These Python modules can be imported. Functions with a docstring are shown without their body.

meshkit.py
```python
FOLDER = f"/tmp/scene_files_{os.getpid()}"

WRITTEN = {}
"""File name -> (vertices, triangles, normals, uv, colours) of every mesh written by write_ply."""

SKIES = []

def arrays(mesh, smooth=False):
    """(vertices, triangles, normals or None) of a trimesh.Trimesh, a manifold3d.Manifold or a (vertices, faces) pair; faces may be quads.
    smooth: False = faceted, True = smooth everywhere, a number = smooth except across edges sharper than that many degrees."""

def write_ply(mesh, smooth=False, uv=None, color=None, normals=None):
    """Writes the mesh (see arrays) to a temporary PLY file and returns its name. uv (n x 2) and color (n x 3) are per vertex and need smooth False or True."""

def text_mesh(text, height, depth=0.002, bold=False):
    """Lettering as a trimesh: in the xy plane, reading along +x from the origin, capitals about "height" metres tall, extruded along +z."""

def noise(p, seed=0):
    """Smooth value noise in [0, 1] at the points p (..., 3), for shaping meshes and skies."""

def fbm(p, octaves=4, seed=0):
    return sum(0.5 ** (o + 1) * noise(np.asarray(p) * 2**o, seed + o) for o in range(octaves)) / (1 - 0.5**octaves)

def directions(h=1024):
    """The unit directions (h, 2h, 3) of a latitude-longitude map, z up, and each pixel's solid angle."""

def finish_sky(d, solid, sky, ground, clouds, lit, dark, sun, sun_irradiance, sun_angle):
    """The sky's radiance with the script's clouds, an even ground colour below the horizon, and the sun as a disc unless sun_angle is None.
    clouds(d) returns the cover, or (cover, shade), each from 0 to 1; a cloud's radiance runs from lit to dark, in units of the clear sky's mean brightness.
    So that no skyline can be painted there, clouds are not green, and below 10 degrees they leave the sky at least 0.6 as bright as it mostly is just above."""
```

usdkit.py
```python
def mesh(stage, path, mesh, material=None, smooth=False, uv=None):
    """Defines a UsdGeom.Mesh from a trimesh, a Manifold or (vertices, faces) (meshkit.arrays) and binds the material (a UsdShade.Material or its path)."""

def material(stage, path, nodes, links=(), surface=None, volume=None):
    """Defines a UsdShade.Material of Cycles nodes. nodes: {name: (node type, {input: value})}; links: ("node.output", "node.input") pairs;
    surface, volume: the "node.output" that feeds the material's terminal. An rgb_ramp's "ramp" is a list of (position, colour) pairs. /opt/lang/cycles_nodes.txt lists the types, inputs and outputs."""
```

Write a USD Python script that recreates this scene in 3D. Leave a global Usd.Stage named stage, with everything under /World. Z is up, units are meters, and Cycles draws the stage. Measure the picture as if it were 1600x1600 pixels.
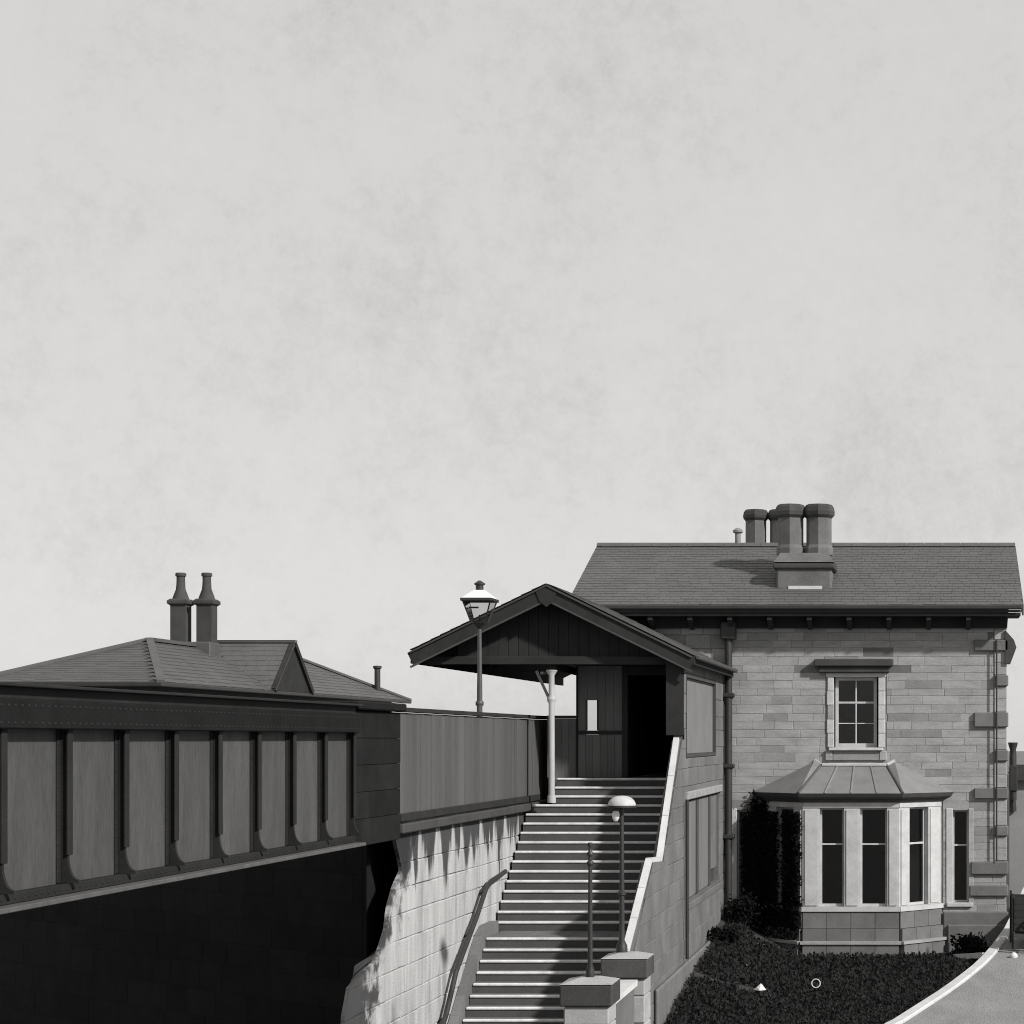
import math, random
import numpy as np, trimesh
from shapely.geometry import Polygon, box as sbox, LineString
from shapely.ops import unary_union
import usdkit, meshkit
from pxr import Usd, UsdGeom, UsdLux, UsdShade, Gf, Sdf

stage = Usd.Stage.CreateInMemory()
UsdGeom.SetStageUpAxis(stage, UsdGeom.Tokens.z)
UsdGeom.SetStageMetersPerUnit(stage, 1.0)
UsdGeom.Xform.Define(stage, '/World')
R = random.Random(11)

# ------------------------------------------------------------------ camera
EYE = 5.6                      # eye height above the street
cam = UsdGeom.Camera.Define(stage, '/World/camera')
cam.AddTranslateOp().Set(Gf.Vec3d(0, 0, EYE))
cam.AddRotateXOp().Set(90.0)
cam.CreateHorizontalApertureAttr(36.0)
cam.CreateVerticalApertureAttr(36.0)
cam.CreateFocalLengthAttr(67.5)
cam.CreateHorizontalApertureOffsetAttr(-14.625)
cam.CreateVerticalApertureOffsetAttr(7.9875)
cam.CreateClippingRangeAttr(Gf.Vec2f(0.1, 3000))
cam.CreateExposureAttr(0.5)

# ------------------------------------------------------------------ sky and sun
SUN_EL, SUN_AZ = math.radians(33), math.radians(58)     # azimuth measured from the facade's normal to the right
sun_dir = np.array([math.sin(SUN_AZ) * math.cos(SUN_EL), -math.cos(SUN_AZ) * math.cos(SUN_EL), math.sin(SUN_EL)])
sun = UsdLux.DistantLight.Define(stage, '/World/sun')
sun.CreateNormalizeAttr(True)
sun.CreateIntensityAttr(0.98)
sun.CreateAngleAttr(2.6)
sun.CreateColorAttr(Gf.Vec3f(1.0, 0.975, 0.95))
zax = Gf.Vec3d(*sun_dir)
sun.AddOrientOp(UsdGeom.XformOp.PrecisionDouble).Set(Gf.Rotation(Gf.Vec3d(0, 0, 1), zax).GetQuat())
sky = UsdLux.DomeLight.Define(stage, '/World/sky')
SKY_GREY = 4.4                 # radiance of the thin white cloud before the strength
skymat = usdkit.material(stage, '/World/Looks/sky_look', {
    'sk': ('sky_texture', {'sky_type': 'single_scattering', 'sun_disc': False, 'sun_elevation': SUN_EL, 'sun_rotation': math.atan2(sun_dir[0], sun_dir[1])}),
    'bw': ('rgb_to_bw', {}),
    'g': ('combine_color', {}),
    'tc': ('texture_coordinate', {}),
    'mp': ('mapping', {'scale': (1.0, 1.0, 1.0)}),
    'n1': ('noise_texture', {'scale': 7.5, 'detail': 10.0, 'roughness': 0.70}),
    'n2': ('noise_texture', {'scale': 90.0, 'detail': 9.0, 'roughness': 0.82}),
    'mm': ('mix_float', {'fac': 0.42}),
    'cl': ('rgb_ramp', {'ramp': [(p, (SKY_GREY * v, SKY_GREY * v * .975, SKY_GREY * v * .955)) for p, v in ((0.36, .84), (0.44, .94), (0.50, 1.0), (0.58, 1.03), (0.7, 1.06))]}),
    'mx': ('mix_color', {'fac': 0.86, 'use_clamp': False}),
    'bg': ('background_shader', {'strength': 0.112}),
}, [('sk.color', 'bw.color'), ('bw.val', 'g.r'), ('bw.val', 'g.g'), ('bw.val', 'g.b'),
    ('tc.generated', 'mp.vector'), ('mp.vector', 'n1.vector'), ('mp.vector', 'n2.vector'),
    ('n1.fac', 'mm.a'), ('n2.fac', 'mm.b'), ('mm.result', 'cl.fac'),
    ('g.color', 'mx.a'), ('cl.color', 'mx.b'), ('mx.result', 'bg.color')], surface='bg.background')
UsdShade.MaterialBindingAPI.Apply(sky.GetPrim()).Bind(skymat)
sky.GetPrim().SetCustomDataByKey('kind', 'structure')


# ------------------------------------------------------------------ materials
MATS = {}
def grey(name, lo, hi, scale=3.0, fine=40.0, rough=0.85, bump=0.3, stretch=(1, 1, 1), spec=0.25, dist=0.01, metal=0.0, per=0.0):
    """A neutral, weathered surface: broad blotches, fine grain and relief in world space; per varies repeats a little."""
    mid = (lo + hi) / 2
    nodes = {
        'ge': ('geometry', {}),
        'mp': ('mapping', {'scale': stretch}),
        'a': ('noise_texture', {'scale': scale, 'detail': 6.0, 'roughness': 0.65}),
        'b': ('noise_texture', {'scale': fine, 'detail': 4.0, 'roughness': 0.7}),
        'm': ('mix_float', {'fac': 0.42}),
        'c': ('rgb_ramp', {'ramp': [(0.32, (lo,) * 3), (0.5, (mid,) * 3), (0.68, (hi,) * 3)]}),
        'bu': ('bump', {'strength': bump, 'distance': dist}),
        'p': ('principled_bsdf', {'roughness': rough, 'specular_ior_level': spec, 'metallic': metal}),
    }
    links = [('ge.position', 'mp.vector'), ('mp.vector', 'a.vector'), ('mp.vector', 'b.vector'), ('a.fac', 'm.a'), ('b.fac', 'm.b'),
             ('m.result', 'c.fac'), ('b.fac', 'bu.height'), ('bu.normal', 'p.normal')]
    if per:
        nodes['oi'] = ('object_info', {})
        nodes['mr'] = ('map_range', {'from_min': 0.0, 'from_max': 1.0, 'to_min': 1 - per, 'to_max': 1 + per})
        nodes['vm'] = ('vector_math', {'math_type': 'scale'})
        links += [('oi.random', 'mr.value'), ('c.color', 'vm.vector1'), ('mr.result', 'vm.scale'), ('vm.vector', 'p.base_color')]
    else:
        links += [('c.color', 'p.base_color')]
    MATS[name] = usdkit.material(stage, '/World/Looks/' + name, nodes, links, surface='p.BSDF')
    return MATS[name]

grey('sandstone', 0.175, 0.33, 2.4, 22, per=.07, bump=.6, stretch=(.7, 1, 2.2))
grey('sandstone_grimy', 0.15, 0.27, 1.6, 30, per=.15, bump=.5)
grey('sandstone_dark', 0.03, 0.06, 2, 30, per=.12, bump=.5)
grey('mortar', 0.19, 0.26, 5, 60)
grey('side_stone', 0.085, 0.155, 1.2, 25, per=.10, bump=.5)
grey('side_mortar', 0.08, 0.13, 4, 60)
grey('plaster', 0.12, 0.17, 1.2, 30, bump=.2)
grey('white_paint', 0.3, 0.48, 3.0, 30, rough=.55, bump=.12, spec=.35)
grey('lead', 0.12, 0.2, 2.0, 30, rough=.6, bump=.15, spec=.4)
grey('slate', 0.05, 0.08, 1.1, 22, rough=.6, bump=.25, spec=.4)
grey('slate_mid', 0.062, 0.095, 1.1, 22, rough=.6, bump=.25, spec=.4)
grey('girder_web', 0.03, 0.075, 2.6, 35, rough=.75, bump=.35, stretch=(1, 1, .2), spec=.35, per=.06)
grey('girder_dark', 0.014, 0.026, 2, 35, rough=.6, bump=.2, spec=.06)
grey('girder_edge', 0.05, 0.1, 4, 40, rough=.7, bump=.2)
grey('fence_paint', 0.055, 0.095, 1.6, 38, rough=.75, bump=.35, stretch=(1, 1, .12), per=.10)
grey('timber_dark', 0.02, 0.036, 2.5, 40, rough=.8, bump=.3, spec=.06)
grey('timber_mid', 0.035, 0.06, 2.5, 40, rough=.8, bump=.3, stretch=(1, 1, .2), per=.12)
grey('board_pale', 0.11, 0.16, 2.0, 40, rough=.7, bump=.2, stretch=(1, 1, .2), per=.1)
grey('soot_brick', 0.01, 0.02, 2.2, 24, bump=.5, spec=.06, per=.15)
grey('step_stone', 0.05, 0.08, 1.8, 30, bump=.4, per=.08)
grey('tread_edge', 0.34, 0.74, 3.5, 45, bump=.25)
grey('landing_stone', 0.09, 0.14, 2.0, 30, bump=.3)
grey('coping_pale', 0.36, 0.52, 2.5, 40, bump=.3, per=.05)
grey('coping_dark', 0.035, 0.06, 2.5, 40, bump=.3, per=.1)
grey('pier_stone', 0.22, 0.36, 2.2, 28, bump=.45)
grey('flue_stone', .075, .14, 2.5, 30, bump=.4)
grey('quoin_stone', 0.085, 0.15, 2, 30, per=.10, bump=.5)
grey('screen_paint', 0.08, 0.13, 2.0, 40, rough=.75, bump=.25, stretch=(1, 1, .15), per=.1)
grey('column_paint', 0.28, 0.4, 3, 40, rough=.6, bump=.15)
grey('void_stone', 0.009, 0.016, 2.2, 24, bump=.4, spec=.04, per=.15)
grey('iron', .016, .03, 4, 50, rough=.5, bump=.1, spec=.4)
grey('iron_grey', 0.04, 0.07, 4, 50, rough=.5, bump=.1, spec=.4)
grey('soil', 0.03, 0.055, 2.5, 20, bump=.8, dist=.05, spec=.1)
grey('street_surface', .10, .17, .4, 12, bump=.4, dist=.02)
grey('ballast', .08, .16, 2, 10, bump=.6, dist=.04)
grey('ramp_gravel', 0.15, 0.27, 1.6, 30, bump=.8, dist=.03, stretch=(1, .35, 1))
grey('dark_room', .02, .03, 2, 20)
grey('far_wall', 0.18, 0.24, 1.5, 20)
grey('paper', 0.6, 0.7, 3, 30, bump=.05)

def leaf_material(name, lo, hi):
    MATS[name] = usdkit.material(stage, '/World/Looks/' + name, {
        'ge': ('geometry', {}), 'r': ('rgb_ramp', {'ramp': [(0, (lo,) * 3), (1, (hi,) * 3)]}),
        'p': ('principled_bsdf', {'roughness': .85, 'specular_ior_level': .1}), 't': ('translucent_bsdf', {}), 'm': ('mix_closure', {'fac': .2})},
        [('ge.random_per_island', 'r.fac'), ('r.color', 'p.base_color'), ('r.color', 't.color'), ('p.BSDF', 'm.closure1'), ('t.BSDF', 'm.closure2')], surface='m.closure')
leaf_material('leaf', .02, .06)
leaf_material('dark_leaf', .008, .05)
leaf_material('petal', .2, .5)

MATS['pane_glass'] = usdkit.material(stage, '/World/Looks/pane_glass', {
    'f': ('fresnel', {'IOR': 1.5}), 't': ('transparent_bsdf', {'color': (.82, .82, .82)}), 'g': ('glossy_bsdf', {'color': (.9, .9, .9), 'roughness': .03}), 'm': ('mix_closure', {})},
    [('f.fac', 'm.fac'), ('t.BSDF', 'm.closure1'), ('g.BSDF', 'm.closure2')], surface='m.closure')
MATS['milk_glass'] = usdkit.material(stage, '/World/Looks/milk_glass', {
    'd': ('diffuse_bsdf', {'color': (.86, .86, .85)}), 't': ('translucent_bsdf', {'color': (.86, .86, .85)}), 'm': ('mix_closure', {'fac': .45})},
    [('d.BSDF', 'm.closure1'), ('t.BSDF', 'm.closure2')], surface='m.closure')

# lime-washed wall: pale, with dark water stains running down from its coping, each of its own length
WALL_TOP = EYE - 1.42
MATS['limewash'] = usdkit.material(stage, '/World/Looks/limewash', {
    'ge': ('geometry', {}), 'xyz': ('separate_xyz', {}),
    'mp': ('mapping', {'scale': (0.0, 1.25, 0.0)}), 'mq': ('mapping', {'scale': (1.0, 1.0, .16)}),
    'len': ('noise_texture', {'scale': 1.6, 'detail': 2.0, 'roughness': .45}),
    'wob': ('noise_texture', {'scale': 5.0, 'detail': 5.0, 'roughness': .7}),
    'lr': ('map_range', {'from_min': .38, 'from_max': .66, 'to_min': .05, 'to_max': 1.15}),
    'd': ('math', {'math_type': 'subtract', 'value1': WALL_TOP}),
    'e': ('math', {'math_type': 'subtract'}),
    'e2': ('math', {'math_type': 'add'}),
    'wr': ('map_range', {'from_min': .3, 'from_max': .7, 'to_min': -.22, 'to_max': .22}),
    'mask': ('map_range', {'range_type': 'smoothstep', 'from_min': -.08, 'from_max': .26, 'to_min': 0.0, 'to_max': .93}),
    'st': ('noise_texture', {'scale': 3.0, 'detail': 6.0, 'roughness': .65}),
    'fi': ('noise_texture', {'scale': 26.0, 'detail': 4.0, 'roughness': .7}),
    'pale': ('rgb_ramp', {'ramp': [(.30, (.22,) * 3), (.42, (.31,) * 3), (.55, (.38,) * 3), (.75, (.46,) * 3)]}),
    'mx': ('mix_color', {'b': (.035, .035, .036)}),
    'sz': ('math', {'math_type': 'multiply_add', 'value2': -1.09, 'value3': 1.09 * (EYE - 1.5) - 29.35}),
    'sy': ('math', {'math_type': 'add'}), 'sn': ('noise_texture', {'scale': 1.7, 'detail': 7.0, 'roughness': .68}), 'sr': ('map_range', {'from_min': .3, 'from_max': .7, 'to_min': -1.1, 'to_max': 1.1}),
    'sa': ('math', {'math_type': 'add'}), 'edge_shade': ('map_range', {'range_type': 'smoothstep', 'from_min': .95, 'from_max': .05, 'to_min': 0.0, 'to_max': .92}),  # dark towards the bridge end: a ragged shadow edge painted in
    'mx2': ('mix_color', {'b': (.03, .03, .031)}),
    'bu': ('bump', {'strength': .6, 'distance': .03}),
    'p': ('principled_bsdf', {'roughness': .9, 'specular_ior_level': .1})},
    [('ge.position', 'xyz.vector'), ('ge.position', 'mp.vector'), ('ge.position', 'mq.vector'), ('mp.vector', 'len.vector'), ('mq.vector', 'wob.vector'), ('mq.vector', 'st.vector'),
     ('ge.position', 'fi.vector'), ('len.fac', 'lr.value'), ('xyz.z', 'd.value2'), ('lr.result', 'e.value1'), ('d.value', 'e.value2'), ('wob.fac', 'wr.value'), ('e.value', 'e2.value1'), ('wr.result', 'e2.value2'),
     ('e2.value', 'mask.value'), ('st.fac', 'pale.fac'), ('pale.color', 'mx.a'), ('mask.result', 'mx.fac'), ('fi.fac', 'bu.height'), ('bu.normal', 'p.normal'), ('xyz.z', 'sz.value1'), ('sz.value', 'sy.value1'), ('xyz.y', 'sy.value2'), ('ge.position', 'sn.vector'), ('sn.fac', 'sr.value'), ('sy.value', 'sa.value1'), ('sr.result', 'sa.value2'), ('sa.value', 'edge_shade.value'),
     ('mx.result', 'mx2.a'), ('edge_shade.result', 'mx2.fac'), ('mx2.result', 'p.base_color')], surface='p.BSDF')


# ------------------------------------------------------------------ helpers
COUNT = {}
def numbered(parent, name):
    k = COUNT.get((parent, name), 0)
    COUNT[(parent, name)] = k + 1
    return name if k == 0 else f'{name}_{k:03d}'

BASE = {}
def tag(prim, label=None, cat=None, group=None, kind=None):
    for key, val in (('label', label), ('category', cat), ('group', group), ('kind', kind)):
        if val:
            prim.SetCustomDataByKey(key, val)
    return prim

def thing(name, label, cat, base, group=None, kind=None):
    path = '/World/' + numbered('/World', name)
    x = UsdGeom.Xform.Define(stage, path)
    x.AddTranslateOp().Set(Gf.Vec3d(*map(float, base)))
    tag(x.GetPrim(), label, cat, group, kind)
    BASE[path] = np.array(base, float)
    return path

def part(parent, name, mesh, mat, label=None, kind=None, smooth=False):
    """One Mesh prim under the thing or part; mesh is given in world coordinates."""
    path = parent + '/' + numbered(parent, name)
    base = BASE[parent]
    BASE[path] = base
    if isinstance(mesh, list):
        mesh = trimesh.util.concatenate(mesh)
    mesh = mesh.copy()
    mesh.vertices = mesh.vertices - base
    m = usdkit.mesh(stage, path, mesh, MATS[mat], smooth=smooth)
    tag(m.GetPrim(), label, None, None, kind)
    return path

def single(name, mesh, mat, label=None, cat=None, group=None, kind=None, smooth=False):
    path = '/World/' + numbered('/World', name)
    if isinstance(mesh, list):
        mesh = trimesh.util.concatenate(mesh)
    m = usdkit.mesh(stage, path, mesh, MATS[mat], smooth=smooth)
    tag(m.GetPrim(), label, cat, group, kind)
    BASE[path] = np.zeros(3)
    return path

def bx(x0, x1, y0, y1, z0, z1, c=0.0):
    x0, x1 = sorted((x0, x1)); y0, y1 = sorted((y0, y1)); z0, z1 = sorted((z0, z1))
    if not c:
        b = trimesh.creation.box((x1 - x0, y1 - y0, z1 - z0))
        b.apply_translation(((x0 + x1) / 2, (y0 + y1) / 2, (z0 + z1) / 2))
        return b
    c = min(c, (x1 - x0) / 2.2, (y1 - y0) / 2.2, (z1 - z0) / 2.2)
    pts = []
    for X, sx in ((x0, 1), (x1, -1)):
        for Y, sy in ((y0, 1), (y1, -1)):
            for Z, sz in ((z0, 1), (z1, -1)):
                pts += [(X + sx * c, Y + sy * c, Z), (X + sx * c, Y, Z + sz * c), (X, Y + sy * c, Z + sz * c)]
    return trimesh.convex.convex_hull(np.array(pts))

def hull(pts):
    return trimesh.convex.convex_hull(np.array(pts, float))

def bar(a, b, w, h, up=(0, 0, 1)):
    """A rectangular bar from a to b, w wide sideways and h high."""
    a, b = np.array(a, float), np.array(b, float)
    d = (b - a) / np.linalg.norm(b - a)
    s = np.cross(d, up); s /= np.linalg.norm(s)
    u = np.cross(s, d)
    return hull([p + s * w / 2 * i + u * h / 2 * j for p in (a, b) for i in (-1, 1) for j in (-1, 1)])

def tube(a, b, r, r2=None, n=12):
    a, b = np.array(a, float), np.array(b, float)
    r2 = r if r2 is None else r2
    d = (b - a) / np.linalg.norm(b - a)
    s = np.cross(d, (0, 0, 1) if abs(d[2]) < .9 else (1, 0, 0)); s /= np.linalg.norm(s)
    u = np.cross(d, s)
    t = np.linspace(0, 2 * math.pi, n, endpoint=False)
    return hull([p + rr * (math.cos(q) * s + math.sin(q) * u) for p, rr in ((a, r), (b, r2)) for q in t])

def lathe(prof, x, y, n=20, square=False):
    """Turned about the vertical; prof: (radius, z)."""
    m = trimesh.creation.revolve(np.array(prof, float), sections=4 if square else n)
    if square:
        m.apply_transform(trimesh.transformations.rotation_matrix(math.pi / 4, (0, 0, 1)))
        m.vertices[:, :2] *= math.sqrt(2)
    m.apply_translation((x, y, 0))
    m.fix_normals()
    return m

def frame(o, u, v, n):
    M = np.eye(4)
    M[:3, 0], M[:3, 1], M[:3, 2], M[:3, 3] = u, v, n, o
    return M

FRONT = lambda y: frame((0, y, 0), (1, 0, 0), (0, 0, 1), (0, -1, 0))     # (x, z), depth towards -y
SIDE = lambda x: frame((x, 0, 0), (0, 1, 0), (0, 0, 1), (1, 0, 0))       # (y, z), depth towards +x

def slab(poly, t0, t1, M):
    """The plane polygon from depth t0 to t1 along the frame's normal."""
    out = []
    for g in getattr(poly, 'geoms', [poly]):
        if g.is_empty or g.area < 1e-5 or g.geom_type != 'Polygon':
            continue
        m = trimesh.creation.extrude_polygon(g, t1 - t0, engine='earcut')
        m.apply_translation((0, 0, t0))
        m.apply_transform(M)
        out.append(m)
    return trimesh.util.concatenate(out) if out else None

def masonry(parent, name, M, region, course, length, mats, proud=(.0, .02), joint=.012, seed=1, chamfer=.012):
    """Coursed stones over the region of the frame M, each its own part, standing proud of the backing."""
    r = random.Random(seed)
    u0, v0, u1, v1 = region.bounds
    v, n = v0, 0
    rest = []
    while v < v1 - .02:
        h = min(course * r.uniform(.82, 1.18), v1 - v)
        if v1 - v - h < course * .4:
            h = v1 - v
        u = u0 - r.uniform(0, length)
        while u < u1:
            L = length * r.uniform(.6, 1.45)
            g = sbox(u + joint / 2, v + joint / 2, u + L - joint / 2, v + h - joint / 2).intersection(region)
            u += L
            for q in getattr(g, 'geoms', [g]):
                if q.geom_type != 'Polygon' or q.area < .006:
                    continue
                d = r.uniform(*proud)
                q = q.simplify(.002)
                t = .03
                if len(q.exterior.coords) == 5 and abs(q.area - q.minimum_rotated_rectangle.area) < 1e-4 and not q.interiors:
                    a0, b0, a1, b1 = q.bounds
                    c = min(chamfer, (a1 - a0) * .2, (b1 - b0) * .2)
                    P = [(a, b, w) for a in (a0, a1) for b in (b0, b1) for w in (-t, d)] + [(a, b, d + c) for a in (a0 + c, a1 - c) for b in (b0 + c, b1 - c)]
                    P = [(a + r.uniform(-.5, .5) * c, b + r.uniform(-.5, .5) * c, w + (r.uniform(-.3, .3) * c if w > 0 else 0)) for a, b, w in P]
                    m = hull(P); m.apply_transform(M)
                else:
                    m = slab(q, -t, d + chamfer, M)
                mat = r.choices([k for k, _ in mats], [w for _, w in mats])[0]
                n += 1
                if n > 295:
                    rest.append(m)
                else:
                    part(parent, name, m, mat)
        v += h
    if rest:
        part(parent, name, rest, mats[0][0], kind='stuff')
    return n

def slates(M, region, w=.26, gauge=.19, t=.012, seed=3):
    """Lapped slates over the region of the roof plane (u along the eave, v up the slope): one mesh."""
    r = random.Random(seed)
    V, F = [], []
    u0, v0, u1, v1 = region.bounds
    k, v = 0, v0
    while v < v1:
        row = region.intersection(sbox(u0 - 1, v, u1 + 1, min(v + gauge, v1)))
        a0, _, a1, _ = row.bounds if not row.is_empty else (0, 0, 0, 0)
        u = a0 - (w / 2 if k % 2 else 0)
        while u < a1:
            L = w * r.uniform(.92, 1.08)
            p, q = max(u, a0), min(u + L - .006, a1)
            u += L
            if q - p < .03:
                continue
            lift = t * r.uniform(.75, 1.45)
            top = min(v + gauge * 1.12, v1)
            jig = r.uniform(-.010, .010) - (.05 if r.random() < .012 else 0)
            i = len(V)
            V += [(p, v + jig, 0), (q, v + jig, 0), (p, v + jig, lift), (q, v + jig, lift), (p, top, .002), (q, top, .002)]
            F += [(i, i + 1, i + 3), (i, i + 3, i + 2), (i + 2, i + 3, i + 5), (i + 2, i + 5, i + 4), (i, i + 2, i + 4), (i + 1, i + 5, i + 3)]
        v += gauge
        k += 1
    m = trimesh.Trimesh(np.array(V), np.array(F), process=False)
    m.apply_transform(M)
    return m

def at(px, py, y):
    """The point at distance y seen in that place of the 1600-pixel photograph."""
    return np.array([(px - 1450) * y / 3000, y, EYE - (py - 1155) * y / 3000])

def Z(rel):
    return EYE + rel


# ================================================================== THE SETTING
n = 48
gx = np.linspace(-420, 420, n); gy = np.linspace(-220, 900, n)
P = np.array([(x, y, 0.0) for y in gy for x in gx])
F = [(j * n + i, j * n + i + 1, (j + 1) * n + i + 1, (j + 1) * n + i) for j in range(n - 1) for i in range(n - 1)]
single('street', trimesh.Trimesh(P, np.vstack([np.array(F)[:, [0, 1, 2]], np.array(F)[:, [0, 2, 3]]]), process=False), 'street_surface', kind='structure')

# railway bank behind the abutment, carrying platform and station
single('railway_bank', hull([(x, y, z) for (x, y) in ((-8.6, 31.6), (-8.6, 95), (-70, 95), (-70, 80), (-30, 48.4)) for z in (0.0, Z(-1.34))]), 'ballast', kind='structure')
single('platform', bx(-19.4, -8.45, 40, 92, Z(-1.33), Z(-1.16), .02), 'landing_stone', kind='structure')

# garden, rising to the corner between stair wall and house
def garden_z(x, y):
    t = np.clip((y - 33) / 11.8, 0, 1)
    g = .25 + .38 * np.clip((y - 30) / 14, 0, 1)
    left = np.clip((-2.9 - x) / 1.9, 0, 1)
    return g + left * (.30 + .55 * t) * np.clip((y - 30) / 6, 0, 1) + .06 * (meshkit.noise(np.stack([x * 1.7, y * 1.7, 0 * x], -1), 5) - .5)
RAMP_EDGE = [(-4.0, 28.0, .10), (-2.4, 31.4, .25), (-.75, 34.6, .47), (-.36, 36.0, .53), (.19, 38.0, .61), (.592, 39.5, .69), (1.03, 41.2, .807), (1.266, 42.2, .902), (1.512, 43.2, 1.05), (1.76, 44.0, 1.27), (1.94, 44.6, 1.48), (2.15, 45.4, 1.82), (2.35, 46.3, 2.12), (3.0, 49.0, 2.5), (4.0, 56.0, 2.6)]
re_ = np.array(RAMP_EDGE)
def edge_x(y):
    return np.interp(y, re_[:, 1], re_[:, 0])
nu, nv = 60, 80
P, F = [], []
for j in range(nv):
    y = 26.5 + (44.93 - 26.5) * j / (nv - 1)
    a, b = -4.79, edge_x(y) - .02
    for i in range(nu):
        x = a + (b - a) * i / (nu - 1)
        P.append((x, y, float(garden_z(np.array(x), np.array(y)))))
F = [(j * nu + i, j * nu + i + 1, (j + 1) * nu + i + 1, (j + 1) * nu + i) for j in range(nv - 1) for i in range(nu - 1)]
F = np.array(F)
single('garden_bed', trimesh.Trimesh(np.array(P), np.vstack([F[:, [0, 1, 2]], F[:, [0, 2, 3]]]), process=False), 'soil', kind='structure', smooth=True)

# sloping approach road at the right
pts = []
for y in np.linspace(28, 56, 57):
    e = np.array([edge_x(y), y, np.interp(y, re_[:, 1], re_[:, 2])])
    for k in range(13):
        s = k / 12
        pts.append((e[0] + .17 + s * 9.0, y - 2.4 * s, e[2] - .06 + .05 * math.sin(s * 3) - .03 * math.cos(s * 9) * (s > .1)))
F = np.array([(j * 13 + i, j * 13 + i + 1, (j + 1) * 13 + i + 1, (j + 1) * 13 + i) for j in range(56) for i in range(12)])
single('approach_road', trimesh.Trimesh(np.array(pts), np.vstack([F[:, [0, 1, 2]], F[:, [0, 2, 3]]]), process=False), 'ramp_gravel', kind='structure', smooth=True)

kb = thing('ramp_wall', 'low curved stone wall with a pale kerb edging the sloping approach road', 'wall', (0, 36, 0))
ys = np.linspace(28, 55, 28)
for a, b in zip(ys[:-1], ys[1:]):
    pa = np.array([edge_x(a), a, np.interp(a, re_[:, 1], re_[:, 2])]); pb = np.array([edge_x(b), b, np.interp(b, re_[:, 1], re_[:, 2])])
    d = pb - pa; d /= np.linalg.norm(d)
    q = pb - d * .012
    part(kb, 'kerb_stone', hull([p + np.array((sx, 0, sz)) for p in (pa, q) for (sx, sz) in ((-.03, -.16), (.20, -.16), (-.03, -.02), (-.012, 0), (.18, 0), (.20, -.02))]), 'coping_pale')
    part(kb, 'wall_block', hull([(p[0] + sx, p[1], z) for p in (pa, q) for sx in (-.02, .19) for z in (p[2] - .17, -.1)]), 'side_stone')

# ================================================================== GIRDER BRIDGE (left)
GX = -7.95
g_top, g_bot = Z(.48), Z(-1.46)
br = thing('girder_bridge', 'dark iron plate girder railway bridge with upright stiffeners at the left', 'bridge', (GX, 20, g_bot))
stiff = [26.35 - .02 - 1.25 * k for k in range(0, 11)]
ends = sorted(stiff)
for a, b in zip(ends[:-1], ends[1:]):
    part(br, 'web_plate', bx(GX - .02, GX, a + .004, b - .004, g_bot + .03, g_top - .03), 'girder_web')
y0, y1 = ends[0], ends[-1]
part(br, 'top_flange', [bx(GX - .22, GX + .20, y0, y1 + .02, g_top - .03, g_top, .006), bx(GX + .002, GX + .10, y0, y1, g_top - .13, g_top - .032)], 'girder_dark')
part(br, 'top_boom', bx(GX + .003, GX + .16, y0, y1 + .01, Z(.09), g_top - .134, .01), 'void_stone')  # plain dark band below the top flange
part(br, 'bottom_flange', bx(GX - .22, GX + .24, y0, y1 + .02, g_bot, g_bot + .045, .006), 'girder_edge', label='pale weathered bottom flange')
part(br, 'flange_angle', bx(GX + .002, GX + .10, y0, y1, g_bot + .047, g_bot + .14, .006), 'girder_dark')
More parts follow.
